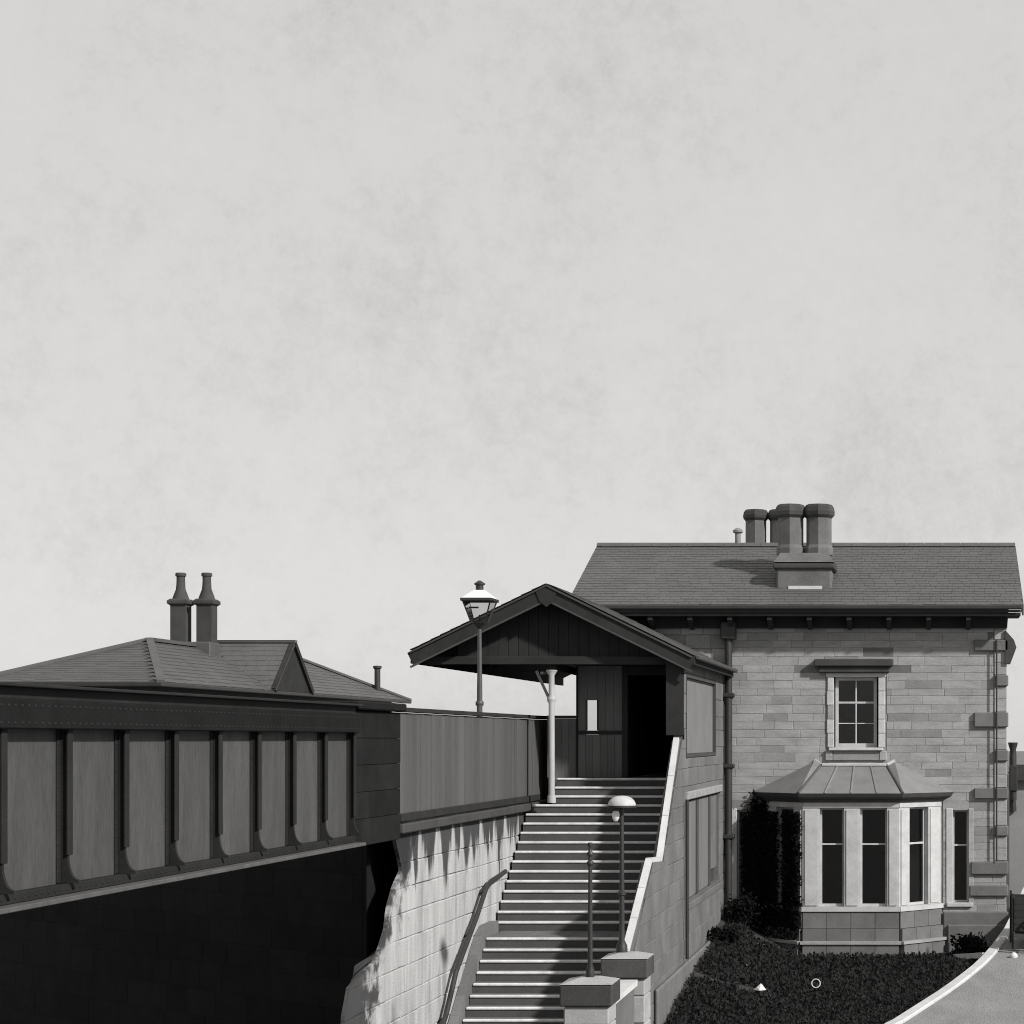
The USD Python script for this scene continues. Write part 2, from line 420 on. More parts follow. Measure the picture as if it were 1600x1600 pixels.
for yy in ends:
    # a tee stiffener whose outstanding leg flares into a curved gusset foot
    prof = [(.022, g_bot + .142), (.19, g_bot + .142), (.18, g_bot + .17)]
    for t in np.linspace(0, 1, 7)[1:]:
        prof.append((.18 - .10 * math.sin(t * math.pi / 2), g_bot + .17 + .22 * (1 - math.cos(t * math.pi / 2))))
    prof += [(.08, Z(.088)), (.022, Z(.088))]
    m = slab(Polygon(prof), -.02, .02, frame((GX, yy, 0), (1, 0, 0), (0, 0, 1), (0, -1, 0)))
    face = bx(GX + .08, GX + .10, yy - .05, yy + .05, g_bot + .40, Z(.087), .004)
    back = bx(GX + .002, GX + .018, yy - .085, yy + .085, g_bot + .145, Z(.087), .003)
    part(br, 'stiffener', [m, face, back], 'girder_dark')
riv = []
dome = trimesh.creation.icosphere(subdivisions=1, radius=.015)
def rivet(x, y, z):
    d = dome.copy(); d.vertices[:, 0] *= .6; d.apply_translation((x, y, z)); return d
for yy in np.arange(y0 + .06, y1, .125):
    riv += [rivet(GX + .10, yy, g_bot + .095), rivet(GX + .16, yy, g_top - .19), rivet(GX + .16, yy, Z(.14))]
for s in ends:
    riv += [rivet(GX + .018, s + sgn * .065, z) for z in np.arange(g_bot + .25, Z(.05), .13) for sgn in (-1, 1)]
part(br, 'rivets', riv, 'girder_dark', kind='stuff', smooth=True)
part(br, 'deck', bx(-24, GX - .25, y0, 28.4, Z(-1.40), Z(-1.10)), 'girder_dark')
part(br, 'far_girder', [bx(-24.2, -24.0, y0, 34, Z(-1.46), Z(.3))], 'girder_dark')
for yy in np.arange(y0 + 1, 28, 2.5):
    part(br, 'cross_girder', bx(-23.9, GX - .04, yy - .1, yy + .1, Z(-1.455), Z(-1.41)), 'girder_dark')

# ---- abutment set askew under the bridge, its shade put into the near-black colour
ab = thing('bridge_abutment', 'stone abutment coloured near-black for the shade under the girder bridge', 'abutment', (-12, 32, 0))
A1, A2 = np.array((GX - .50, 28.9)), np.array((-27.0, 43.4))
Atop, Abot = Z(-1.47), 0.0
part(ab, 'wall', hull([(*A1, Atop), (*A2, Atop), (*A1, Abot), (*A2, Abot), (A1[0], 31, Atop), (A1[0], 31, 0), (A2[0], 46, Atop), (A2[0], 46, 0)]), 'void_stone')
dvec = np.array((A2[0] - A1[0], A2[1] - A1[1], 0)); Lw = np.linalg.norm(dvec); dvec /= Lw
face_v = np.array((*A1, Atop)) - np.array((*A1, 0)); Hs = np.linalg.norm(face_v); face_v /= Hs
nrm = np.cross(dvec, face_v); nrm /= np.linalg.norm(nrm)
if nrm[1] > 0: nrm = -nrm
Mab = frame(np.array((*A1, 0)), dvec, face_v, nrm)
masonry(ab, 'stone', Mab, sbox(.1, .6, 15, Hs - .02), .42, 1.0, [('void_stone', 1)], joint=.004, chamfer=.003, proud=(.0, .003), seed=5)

# ---- dark parapet pier between girder and fence
pp = thing('parapet_pier', 'black sooty stone pier between the bridge girder and the board fence', 'pier', (GX, 27.5, g_bot))
part(pp, 'core', bx(GX - .5, GX + .02, 26.36, 28.70, Z(-1.50), Z(.40)), 'soot_brick')
rowz = np.linspace(Z(-1.49), Z(.39), 6)
for k in range(5):
    cuts = [26.36, 27.1, 27.9, 28.70] if k % 2 else [26.36, 26.75, 27.5, 28.3, 28.70]
    for a, b in zip(cuts[:-1], cuts[1:]):
        part(pp, 'stone', bx(GX + .005, GX + .06 + R.uniform(0, .006), a + .003, b - .003, rowz[k] + .003, rowz[k + 1] - .003, .004), 'soot_brick')
part(pp, 'cap_stone', bx(GX - .6, GX + .14, 26.37, 28.78, Z(.41), Z(.53), .02), 'soot_brick')

# ================================================================== RETAINING WALL + FENCE
WX = GX - .05
rw = thing('retaining_wall', 'pale limewashed retaining wall streaked with dark drips beside the stairs', 'wall', (WX, 32, 0))
# the left end is cut ragged and splayed to follow a shadow edge
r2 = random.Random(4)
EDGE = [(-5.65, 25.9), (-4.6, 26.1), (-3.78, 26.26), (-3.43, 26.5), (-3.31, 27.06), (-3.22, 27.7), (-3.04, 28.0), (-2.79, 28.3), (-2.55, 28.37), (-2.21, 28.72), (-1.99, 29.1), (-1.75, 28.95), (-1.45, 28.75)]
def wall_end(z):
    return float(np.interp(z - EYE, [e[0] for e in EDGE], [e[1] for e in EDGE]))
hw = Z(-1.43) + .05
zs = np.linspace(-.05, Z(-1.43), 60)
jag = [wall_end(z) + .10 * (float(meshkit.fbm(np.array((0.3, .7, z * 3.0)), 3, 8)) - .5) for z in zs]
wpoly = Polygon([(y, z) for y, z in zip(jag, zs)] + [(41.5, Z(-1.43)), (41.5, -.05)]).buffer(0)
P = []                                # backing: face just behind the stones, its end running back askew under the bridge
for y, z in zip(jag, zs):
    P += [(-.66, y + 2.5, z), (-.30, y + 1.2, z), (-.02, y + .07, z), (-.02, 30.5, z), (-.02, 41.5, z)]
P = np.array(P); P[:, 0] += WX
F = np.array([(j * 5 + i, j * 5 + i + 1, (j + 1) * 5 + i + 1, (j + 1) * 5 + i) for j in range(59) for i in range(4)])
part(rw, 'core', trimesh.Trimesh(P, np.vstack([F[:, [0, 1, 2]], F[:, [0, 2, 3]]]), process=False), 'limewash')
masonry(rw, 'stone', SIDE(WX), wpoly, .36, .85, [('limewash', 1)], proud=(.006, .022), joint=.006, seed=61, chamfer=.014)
y = 28.75
while y < 40.6:
    L = r2.uniform(.9, 1.3)
    part(rw, 'coping_stone', bx(WX - .5, WX + .15, y, min(y + L - .012, 40.7), Z(-1.42), Z(-1.27) + r2.uniform(-.004, .004), .02), 'coping_dark')
    y += L

fe = thing('board_fence', 'tall dark vertical board fence with capping rail along the platform edge', 'fence', (GX, 34, Z(-1.27)))
y = 28.80
while y < 40.4:
    w = R.uniform(.19, .24)
    d = R.uniform(-.006, .008)
    part(fe, 'board', bx(GX - .03 + d, GX + d, y + .003, y + w - .005, Z(-1.25) + R.uniform(-.01, .01), Z(.40), .004), 'fence_paint')
    y += w
part(fe, 'cap_rail', bx(GX - .07, GX + .05, 28.79, 40.5, Z(.41), Z(.48), .008), 'timber_dark')
part(fe, 'bottom_rail', bx(GX + .012, GX + .06, 28.79, 40.5, Z(-1.24), Z(-1.12), .008), 'timber_dark')
for yy in np.arange(29.2, 40.5, 2.2):
    part(fe, 'post', bx(GX - .16, GX - .045, yy, yy + .11, Z(-1.26), Z(.40), .006), 'timber_dark')

# ================================================================== STAIRCASE
RISE, GO = .17, .2463
st = thing('staircase', 'long flight of stone steps with pale worn edges climbing to the station', 'staircase', (-6.4, 31, 0))
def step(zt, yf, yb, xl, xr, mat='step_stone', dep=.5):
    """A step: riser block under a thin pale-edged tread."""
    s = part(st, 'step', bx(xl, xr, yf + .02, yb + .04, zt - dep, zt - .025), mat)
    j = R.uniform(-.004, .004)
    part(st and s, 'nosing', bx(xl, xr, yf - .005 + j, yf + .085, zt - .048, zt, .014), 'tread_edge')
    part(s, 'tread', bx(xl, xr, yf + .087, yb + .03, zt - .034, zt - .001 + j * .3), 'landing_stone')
XR = -4.995
for k in range(16):
    yf = 38.8 - k * GO
    xl = -7.50 if k < 3 else -7.93
    step(Z(-.784) - k * RISE, yf, yf + GO, xl, XR)
yl = 38.8 - 15 * GO
zl = Z(-.784) - 16 * RISE
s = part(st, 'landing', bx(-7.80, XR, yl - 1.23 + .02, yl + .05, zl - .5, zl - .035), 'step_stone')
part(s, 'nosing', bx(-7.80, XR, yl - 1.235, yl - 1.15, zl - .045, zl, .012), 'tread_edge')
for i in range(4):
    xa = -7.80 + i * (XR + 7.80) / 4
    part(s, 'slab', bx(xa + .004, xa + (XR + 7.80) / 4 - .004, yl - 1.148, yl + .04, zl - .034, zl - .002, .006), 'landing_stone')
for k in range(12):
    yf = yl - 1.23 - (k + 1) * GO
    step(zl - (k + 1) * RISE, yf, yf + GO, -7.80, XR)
part(st, 'top_slab', bx(-7.5, XR, 38.8 + GO, 44.9, Z(-1.1), Z(-.79), .01), 'landing_stone')
# low stone skirting along the left of the lower flight
for k in range(9):
    y0_, y1_ = 31.15 + k * .42, 31.15 + (k + 1) * .42 - .006
    zz = lambda y: zl - .69 * max(0, (yl - 1.23) - y) + .20
    part(st, 'skirting_stone', hull([(x, y, z) for y in (y0_, y1_) for x in (-7.96, -7.81) for z in (zz(y) - .8, zz(y))]), 'side_stone')
hr = thing('handrail', 'dark iron handrail with a bent upper end on the pale wall left of the stairs', 'handrail', (-7.86, 33, zl))
rail = [(-7.85, 30.3, Z(-5.05)), (-7.85, 31.27, Z(-4.49)), (-7.85, 31.94, Z(-3.86)), (-7.85, 33.4, Z(-3.08)), (-7.85, 34.1, Z(-2.65)), (-7.85, 34.5, Z(-2.55)), (-7.85, 35.2, Z(-2.50)), (-7.86, 35.7, Z(-2.46))]
part(hr, 'rail', [tube(p, q, .045, n=10) for p, q in zip(rail[:-1], rail[1:])] + [trimesh.creation.icosphere(subdivisions=1, radius=.045).apply_translation(p) for p in rail], 'iron', smooth=50)
for (x, y, z) in (rail[1], (-7.85, 33.0, Z(-3.29)), rail[4], rail[6]):
    part(hr, 'bracket', tube((x, y, z - .02), (-7.99, y, z - .12), .016, n=8), 'iron')

# ================================================================== STAIR SIDE WALL
SX = -4.78
sw = thing('stair_wall', 'high grey coursed stone side wall of the stairs with a pale stepped coping', 'wall', (SX, 38, 0))
cop = [(-4.93, 31.0, Z(-3.60)), (-4.93, 31.3, Z(-3.41)), (-4.87, 33.5, Z(-2.06)), (-4.87, 34.8, Z(-2.12)), (-4.90, 37.40, Z(.06))]
top = [(p[1], p[2] - .09) for p in cop]
prof = Polygon([(31.2, -.05)] + top + [(37.70, Z(.0)), (37.70, Z(1.62)), (44.95, Z(1.62)), (44.95, -.05)]).buffer(0)
win = sbox(38.0, Z(-3.22), 43.9, Z(-1.22))
pan = sbox(37.92, Z(-.36), 43.2, Z(1.30))
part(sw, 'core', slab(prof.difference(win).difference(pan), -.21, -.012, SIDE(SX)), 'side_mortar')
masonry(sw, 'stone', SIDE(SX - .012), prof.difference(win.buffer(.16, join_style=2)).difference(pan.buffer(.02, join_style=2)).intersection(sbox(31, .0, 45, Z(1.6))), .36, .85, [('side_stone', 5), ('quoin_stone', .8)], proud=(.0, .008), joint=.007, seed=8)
for a, b in zip(cop[:-1], cop[1:]):
    a, b = np.array(a), np.array(b)
    L = np.linalg.norm(b - a); k = max(1, round(L / 1.0))
    for i in range(k):
        p, q = a + (b - a) * i / k, a + (b - a) * (i + 1) / k
        part(sw, 'coping_stone', bar(p + (0, 0, -.05), q - (b - a) / L * .01 + (0, 0, -.05), .11, .08), 'coping_pale')
part(sw, 'end_face', bx(SX - .36, SX - .013, 37.66, 37.70, Z(.08), Z(1.6)), 'timber_dark')  # dark sheet on the wall end: its shade put into the colour
# pale upper panel in its frame
p_ = part(sw, 'upper_panel', bx(SX - .14, SX - .10, 37.93, 43.19, Z(-.35), Z(1.29)), 'timber_mid', label='pale boarded panel under the eaves')
for i in range(17):
    part(p_, 'board', bx(SX - .098, SX - .06 + R.uniform(0, .008), 38.0 + i * .302, 38.296 + i * .302, Z(-.29), Z(1.23), .006), 'plaster')
part(p_, 'frame', slab(pan.difference(pan.buffer(-.07, join_style=2)), -.09, .012, SIDE(SX)), 'timber_mid')
# blocked double window with lintel and sill
w_ = part(sw, 'boarded_window', bx(SX - .16, SX - .12, 38.0, 43.9, Z(-3.22), Z(-1.22)), 'timber_mid')
part(w_, 'lintel', bx(SX - .2, SX + .06, 37.8, 44.1, Z(-1.20), Z(-1.04), .015), 'sandstone')
part(w_, 'sill', bx(SX - .2, SX + .09, 37.85, 44.05, Z(-3.37), Z(-3.235), .015), 'side_stone')
for (a, b, m) in ((38.05, 39.9, 'board_pale'), (40.5, 42.2, 'board_pale'), (42.45, 43.85, 'side_stone')):
    w = (b - a) / 4
    for i in range(4):
        part(w_, 'board', bx(SX - .118, SX - .055 + R.uniform(0, .01), a + i * w + .004, a + (i + 1) * w - .004, Z(-3.2 if a < 42 else -2.9), Z(-1.25), .006), m)
for yy in (39.95, 42.25):
    part(w_, 'mullion', bx(SX - .118, SX - .02, yy, yy + .16, Z(-3.21), Z(-1.23), .01), 'timber_mid')
part(sw, 'plinth', bx(SX + .015, SX + .10, 33.4, 44.85, 0, Z(-4.35), .03), 'side_stone')
part(sw, 'drain_pipe', [tube((SX + .07, 37.55, Z(-4.3)), (SX + .07, 37.55, Z(-1.2)), .035)], 'iron', smooth=40)

# ---- gate piers carrying the lamp and the iron post
def pier(y, x, ztop, label):
    t = thing('gate_pier', label, 'pier', (x, y, 0))
    h = .31
    part(t, 'shaft', bx(x - h + .04, x + h - .04, y - h + .04, y + h - .04, 0, ztop - .32), 'pier_stone')
    z = 0
    i = 0
    while z < ztop - .34:
        zt = min(z + .42, ztop - .325)
        part(t, 'stone', bx(x - h, x + h, y - h, y + h, z + .005, zt - .005, .018), 'pier_stone')
        z += .42
    part(t, 'cap', bx(x - h - .05, x + h + .05, y - h - .05, y + h + .05, ztop - .32, ztop - .02, .02), 'sandstone_dark')
    part(t, 'weathering', hull([(x + sx * (h + .05), y + sy * (h + .05), ztop - .018) for sx in (-1, 1) for sy in (-1, 1)] + [(x + sx * .12, y + sy * .12, ztop + .05) for sx in (-1, 1) for sy in (-1, 1)]), 'pier_stone')
    return t
pier(26.6, -4.68, Z(-3.34), 'pale stone gate pier carrying the slender iron post, nearest the viewer')
pier(29.6, -4.63, Z(-3.33), 'pale stone gate pier carrying the white-shaded lamp at the stair foot')
gw = thing('gate_wall', 'short low stone wall with sloped coping linking the two gate piers', 'wall', (-4.65, 28.1, 0))
part(gw, 'wall', bx(-4.82, -4.48, 26.92, 29.27, 0, Z(-3.75)), 'side_stone')
part(gw, 'coping_stone', [hull([(x, y, z) for x in (-4.88, -4.42) for y in (26.97, 29.22) for z in (Z(-3.75), Z(-3.66))])], 'coping_pale')
gw2 = thing('link_wall', 'short coped wall joining the lamp pier to the stair wall', 'wall', (-4.8, 30.5, 0))
part(gw2, 'wall', hull([(x, y, z) for (x, y) in ((-5.1, 31.19), (-4.78, 31.19), (-4.8, 29.97), (-4.5, 29.97)) for z in (0, Z(-3.66))]), 'side_stone')
part(gw2, 'coping_stone', hull([(x, y, z) for (x, y) in ((-5.17, 31.18), (-4.76, 31.18), (-4.86, 29.98), (-4.42, 29.98)) for z in (Z(-3.655), Z(-3.56))]), 'coping_pale')

ip = thing('iron_post', 'slender dark iron post with a small collar standing on the nearest pier', 'post', (-4.68, 26.6, Z(-3.29)))
X, Y = -4.68, 26.6
part(ip, 'shaft', lathe([(0, Z(-3.29)), (.06, Z(-3.29)), (.06, Z(-3.2)), (.035, Z(-3.12)), (.026, Z(-1.62)), (0, Z(-1.62))], X, Y, 14), 'iron', smooth=50)
part(ip, 'finial', lathe([(0, Z(-1.619)), (.045, Z(-1.61)), (.05, Z(-1.58)), (.025, Z(-1.55)), (.02, Z(-1.50)), (.038, Z(-1.47)), (.03, Z(-1.435)), (0, Z(-1.43))], X, Y, 14), 'iron', smooth=50)
part(ip, 'collar', lathe([(.026, Z(-1.76)), (.05, Z(-1.74)), (.05, Z(-1.70)), (.026, Z(-1.68))], X, Y, 14), 'iron', smooth=50)

def stair_lamp():
    X, Y = -4.72, 29.6
    L = Y / 3000
    t = thing('stair_lamp', 'tall iron lamp post with a white domed shade beside the stairs', 'lamp', (X, Y, Z(-3.28)))
    part(t, 'post', lathe([(0, Z(-3.28)), (.09, Z(-3.28)), (.085, Z(-3.18)), (.045, Z(-3.10)), (.038, Z(-2.4)), (.03, Z(-1.06)), (0, Z(-1.06))], X, Y, 16), 'iron', smooth=50)
    part(t, 'collar', lathe([(.03, Z(-2.42)), (.06, Z(-2.40)), (.06, Z(-2.35)), (.03, Z(-2.33))], X, Y, 16), 'iron', smooth=50)
    dome = [(.215, Z(-1.02)), (.21, Z(-.985)), (.185, Z(-.94)), (.14, Z(-.90)), (.08, Z(-.878)), (0, Z(-.87)), (0, Z(-.88)), (.075, Z(-.888)), (.135, Z(-.91)), (.18, Z(-.95)), (.20, Z(-.99)), (.205, Z(-1.02))]
    part(t, 'shade', lathe(dome, X, Y, 28), 'white_paint', smooth=50)
    part(t, 'shade_rim', lathe([(.205, Z(-1.05)), (.225, Z(-1.05)), (.225, Z(-1.022)), (.205, Z(-1.022))], X, Y, 28), 'iron', smooth=50)
    part(t, 'gas_arm', [tube((X, Y, Z(-1.07)), (X - .09, Y - .02, Z(-1.05)), .013), tube((X - .09, Y - .02, Z(-1.05)), (X - .09, Y - .02, Z(-1.10)), .014)], 'iron')
    part(t, 'globe', lathe([(0, Z(-1.27)), (.03, Z(-1.26)), (.055, Z(-1.21)), (.06, Z(-1.16)), (.045, Z(-1.11)), (0, Z(-1.102))], X - .09, Y - .02, 16), 'milk_glass', smooth=60)
stair_lamp()

# ================================================================== GAS LANTERN behind the fence
def lantern(X, Y):
    t = thing('gas_lantern', 'platform gas lantern on a slim post behind the board fence', 'lamp', (X, Y, Z(-1.3)))
    zb, zt = Z(2.14), Z(2.52)
    part(t, 'post', lathe([(0, Z(-1.34)), (.10, Z(-1.34)), (.10, Z(-1.0)), (.06, Z(-.9)), (.05, Z(.6)), (.075, Z(.63)), (.075, Z(.68)), (.05, Z(.71)), (.036, Z(2.02)), (0, Z(2.02))], X, Y, 16), 'iron_grey', smooth=50)
    part(t, 'cradle', lathe([(.036, Z(2.021)), (.06, Z(2.06)), (.13, Z(2.12)), (.13, Z(2.135)), (0, Z(2.135))], X, Y, 16), 'iron', smooth=50)
    wb, wt = .13, .25
    for sx in (-1, 1):
        for sy in (-1, 1):
            part(t, 'corner_bar', bar((X + sx * wb, Y + sy * wb, zb), (X + sx * wt, Y + sy * wt, zt), .022, .022, up=(0, 1, 0)), 'iron')
    for (a, b) in (((-1, -1), (1, -1)), ((1, -1), (1, 1)), ((1, 1), (-1, 1)), ((-1, 1), (-1, -1))):
        ins = .96
        V = [(X + s[0] * w * ins, Y + s[1] * w * ins, z) for (w, z) in ((wb, zb + .005), (wt, zt - .005)) for s in (a, b)]
        part(t, 'pane', trimesh.Trimesh(np.array(V), [(0, 1, 3), (0, 3, 2)], process=False), 'pane_glass')
    part(t, 'rim', bx(X - .29, X + .29, Y - .29, Y + .29, zt, zt + .055, .008), 'iron')
    part(t, 'roof', hull([(X + sx * .27, Y + sy * .27, zt + .057) for sx in (-1, 1) for sy in (-1, 1)] + [(X + sx * .09, Y + sy * .09, zt + .21) for sx in (-1, 1) for sy in (-1, 1)]), 'milk_glass')
    part(t, 'vent_cap', lathe([(0, zt + .212), (.07, zt + .212), (.07, zt + .30), (.10, zt + .315), (.10, zt + .335), (.06, zt + .36), (.03, zt + .385), (0, zt + .39)], X, Y, 16), 'iron', smooth=50)
    part(t, 'burner', [tube((X, Y, zb), (X, Y, zb + .14), .018), bx(X - .20, X - .02, Y - .012, Y + .012, zt - .12, zt - .09)], 'iron')
lantern(-8.22, 35.2)

# ================================================================== CANOPY
CY = 37.5
AP = np.array((-7.44, CY, Z(3.04)))
ca = thing('entrance_canopy', 'wide dark gabled canopy roof over the top of the stairs', 'canopy', (-7.4, CY, Z(-.8)))
sl = .49
def roof_slab(x0, x1, y0, y1, t=.07):
    zz = lambda x: AP[2] - abs(x - AP[0]) * sl
    return hull([(x, y, zz(x) - d) for x in (x0, x1) for y in (y0, y1) for d in (0, t)])
part(ca, 'roof_boarding', roof_slab(-10.06, -7.445, CY, 44.9), 'timber_dark')
part(ca, 'roof_boarding', roof_slab(-10.06, -7.65, 44.91, 53), 'timber_dark')
part(ca, 'roof_boarding', roof_slab(-7.435, -4.60, CY, 44.9), 'timber_dark')
th = math.atan(sl)
for sgn, x_end in ((-1, -10.1), (1, -4.56)):
    u = (0, 1, 0)
    v = np.array((-sgn * math.cos(th), 0, math.sin(th)))
    nn = np.array((sgn * math.sin(th), 0, math.cos(th)))
    o = np.array((x_end, CY - .06, AP[2] - abs(x_end - AP[0]) * sl)) + nn * .004
    Lr = abs(x_end - AP[0]) / math.cos(th)
    uu = np.array(u) if sgn < 0 else np.array(u)
    M = frame(o, uu, v, nn)
    ln = 7.4 if sgn > 0 else 7.4
    m = slates(M, sbox(0, 0, ln, Lr - .01), w=.3, gauge=.22, seed=20 + sgn)
    if np.linalg.det(M[:3, :3]) < 0:
        m.invert()
    part(ca, 'slates', m, 'slate', kind='stuff')
def rake(off, w, h, mat, y, name):
    for sgn, x_end in ((-1, -10.10), (1, -4.60)):
        a = AP + np.array((0, 0, off)); a[1] = y
        b = np.array((x_end, y, AP[2] - abs(x_end - AP[0]) * sl + off))
        part(ca, name, bar(a, b, w, h), mat)
rake(-.17, .05, .26, 'timber_dark', CY - .03, 'barge_board')
rake(-.045, .10, .035, 'timber_mid', CY - .045, 'barge_moulding')
part(ca, 'apex_block', hull([(AP[0] + x, CY + y, AP[2] + z) for y in (-.075, -.02) for (x, z) in ((-.22, -.14), (.22, -.14), (0, -.01), (0, -.46), (-.13, -.36), (.13, -.36))]), 'timber_dark')
rake(-.33, .045, .035, 'timber_mid', CY - .035, 'barge_moulding')
for sgn, x_end in ((-1, -10.08),):
    z = AP[2] - abs(x_end - AP[0]) * sl
    part(ca, 'eaves_fascia', bx(x_end - .03, x_end + .02, CY, 53, z - .27, z - .02, .006), 'timber_dark')
zr = AP[2] - abs(-4.6 - AP[0]) * sl
part(ca, 'eaves_fascia', bx(-4.60, -4.55, CY, 44.9, zr - .20, zr - .02, .006), 'timber_dark')
part(ca, 'eaves_gutter', bx(-4.545, -4.44, CY, 44.85, zr - .10, zr - .01, .02), 'timber_mid')
for yy in np.arange(CY + .6, 44.8, .75):
    for x_end in (-10.0, -4.7):
        a = AP + np.array((0, 0, -.13)); a[1] = yy
        part(ca, 'rafter', bar(a, (x_end, yy, AP[2] - abs(x_end - AP[0]) * sl - .13), .07, .11), 'timber_dark')
part(ca, 'tie_beam', bx(-9.9, -4.8, CY + .30, CY + .44, Z(1.47), Z(1.63), .01), 'timber_dark')
# boarding that fills the gable behind the barge boards
for i, xx in enumerate(np.arange(-9.3, -5.2, .2)):
    zz = AP[2] - max(abs(xx - AP[0]), abs(xx + .2 - AP[0])) * sl - .16
    if zz > Z(1.67):
        part(ca, 'gable_board', bx(xx + .003, xx + .195, CY + .45, CY + .48, Z(1.50), zz, .004), 'timber_dark')
part(ca, 'wall_plate', bx(-7.5, -7.36, CY + .45, 44.8, Z(1.36), Z(1.50), .01), 'timber_dark')
cp = part(ca, 'column', lathe([(0, Z(-1.25)), (.085, Z(-1.25)), (.085, Z(-1.12)), (.062, Z(-1.08)), (.058, Z(.70)), (.09, Z(.76)), (.09, Z(.81)), (.058, Z(.87)), (.055, Z(1.25)), (.11, Z(1.34)), (.11, Z(1.36)), (0, Z(1.36))], -7.40, 37.75, 18), 'column_paint', label='pale painted column', smooth=50)
part(cp, 'bracket', [bar((-7.46, 37.75, Z(.82)), (-7.70, 37.75, Z(1.34)), .05, .05, up=(0, 1, 0)), bar((-7.62, 37.75, Z(1.30)), (-7.46, 37.75, Z(1.30)), .05, .05)], 'timber_mid')

# ---- screen wall at the stair head with its doorway
es = thing('entrance_screen', 'dark boarded screen with an open doorway at the head of the stairs', 'screen', (-6.4, 38.95, Z(-.8)))
SY = 39.06
oa, ob = at(917.5, 1141, SY), at(933, 1094, SY)          # a narrow light in the boards, open to the sky
for (a, b, z0, z1, m) in ((-7.12, -6.22, Z(-.78), Z(.10), 'screen_paint'), (-7.12, oa[0], Z(.17), Z(1.49), 'screen_paint'), (oa[0], ob[0], ob[2], Z(1.49), 'screen_paint'), (ob[0], -6.22, Z(.17), Z(1.49), 'screen_paint'), (-7.75, -7.16, Z(-.78), Z(.42), 'screen_paint')):
    nb = max(1, round((b - a) / .15)); w = (b - a) / nb
    for i in range(nb):
        part(es, 'board', bx(a + i * w + .002, a + (i + 1) * w - .002, SY, SY + .03, z0, z1, .003), m)
part(es, 'back_lining', [bx(-7.12, oa[0] - .02, SY + .032, SY + .05, Z(-.78), Z(1.49)), bx(ob[0] + .02, -6.22, SY + .032, SY + .05, Z(-.78), Z(1.49)), bx(-7.75, -7.16, SY + .032, SY + .05, Z(-.78), Z(.42))], 'timber_dark')
f_ = part(es, 'window_frame', [bx(oa[0] - .03, oa[0], SY - .02, SY + .055, oa[2], ob[2]), bx(ob[0], ob[0] + .03, SY - .02, SY + .055, oa[2], ob[2])], 'timber_mid')
part(f_, 'pane', trimesh.Trimesh(np.array([(oa[0], SY + .02, oa[2]), (ob[0], SY + .02, oa[2]), (ob[0], SY + .02, ob[2]), (oa[0], SY + .02, ob[2])]), [(0, 1, 2), (0, 2, 3)], process=False), 'pane_glass')
part(es, 'rail', bx(-7.13, -6.21, SY - .03, SY + .04, Z(.103), Z(.167), .006), 'timber_dark')
part(es, 'rail', bx(-7.76, -7.15, SY - .03, SY + .05, Z(.423), Z(.48), .006), 'timber_dark')
part(es, 'header', bx(-7.16, -5.15, SY - .02, SY + .10, Z(1.493), Z(1.75), .006), 'timber_dark')
part(es, 'window_sill', bx(oa[0] - .05, ob[0] + .05, SY - .035, SY + .06, Z(.170), oa[2] - .003, .006), 'timber_mid')
part(es, 'door_post', bx(-6.215, -6.10, SY - .05, SY + .10, Z(-.78), Z(1.49), .008), 'timber_dark')
part(es, 'corner_post', bx(-7.155, -7.123, SY - .03, SY + .08, Z(-.78), Z(1.49), .006), 'timber_dark')
part(es, 'door_head', bx(-6.097, -5.15, SY - .04, SY + .09, Z(1.30), Z(1.49), .008), 'timber_dark')
part(es, 'passage_wall', bx(-6.16, -6.11, SY + .11, 44.9, Z(-.78), Z(1.49)), 'timber_dark')
part(es, 'passage_ceiling', bx(-6.10, -5.14, SY + .11, 44.9, Z(1.42), Z(1.48)), 'timber_dark')
part(es, 'passage_end', bx(-6.10, -5.14, 44.6, 44.66, Z(-.78), Z(1.41)), 'timber_dark')

# ================================================================== HOUSE
HY = 45.0
HX = lambda px: (px - 1450) * HY / 3000
HZ = lambda py: EYE - (py - 1155) * HY / 3000
hx0, hx1 = -7.6, HX(1572)
ho = thing('station_house', 'two-storey stone station house with a bay window and slate roof', 'house', (-3, HY, HZ(1490)))
facade = sbox(hx0, .2, hx1, HZ(958))
bayx = (-2.87, -.66)                 # front of the bay
bayc = (-3.83, .30)                  # where its canted sides meet the wall
UW = (HX(1303), HX(1372), HZ(1168), HZ(1058))
SWR = (HX(1489), HX(1513), HZ(1410), HZ(1266))
cx = sum(bayc) / 2
SWL = (2 * cx - SWR[1], 2 * cx - SWR[0], SWR[2], SWR[3])
holes = unary_union([sbox(UW[0], UW[2], UW[1], UW[3]), sbox(SWR[0], SWR[2], SWR[1], SWR[3]), sbox(SWL[0], SWL[2], SWL[1], SWL[3]), sbox(bayc[0] + .25, HZ(1425), bayc[1] - .25, HZ(1262))])
wall = part(ho, 'wall', [slab(facade.difference(holes), -.40, -.006, FRONT(HY)), bx(hx0, hx0 + .4, HY + .4, 52, .2, HZ(958)), bx(hx1 - .4, hx1, HY + .4, 52, .2, HZ(958)), bx(hx0, hx1, 52.0, 52.4, .2, HZ(958))], 'mortar')
quoin_zone = sbox(HX(1553), 0, hx1 + 1, 20)
bayzone = sbox(bayc[0] - .05, 0, bayc[1] + .05, Z(-107 * 44 / 3000) + .30)
reg = sbox(-4.62, .72, hx1, HZ(960)).difference(holes.buffer(.005)).difference(sbox(UW[0] - .2, UW[2] - .24, UW[1] + .2, UW[3] + .22)).difference(bayzone).difference(sbox(HX(1553), HZ(1345), hx1 + 1, 20)).difference(sbox(-9, 0, 9, HZ(1425)))
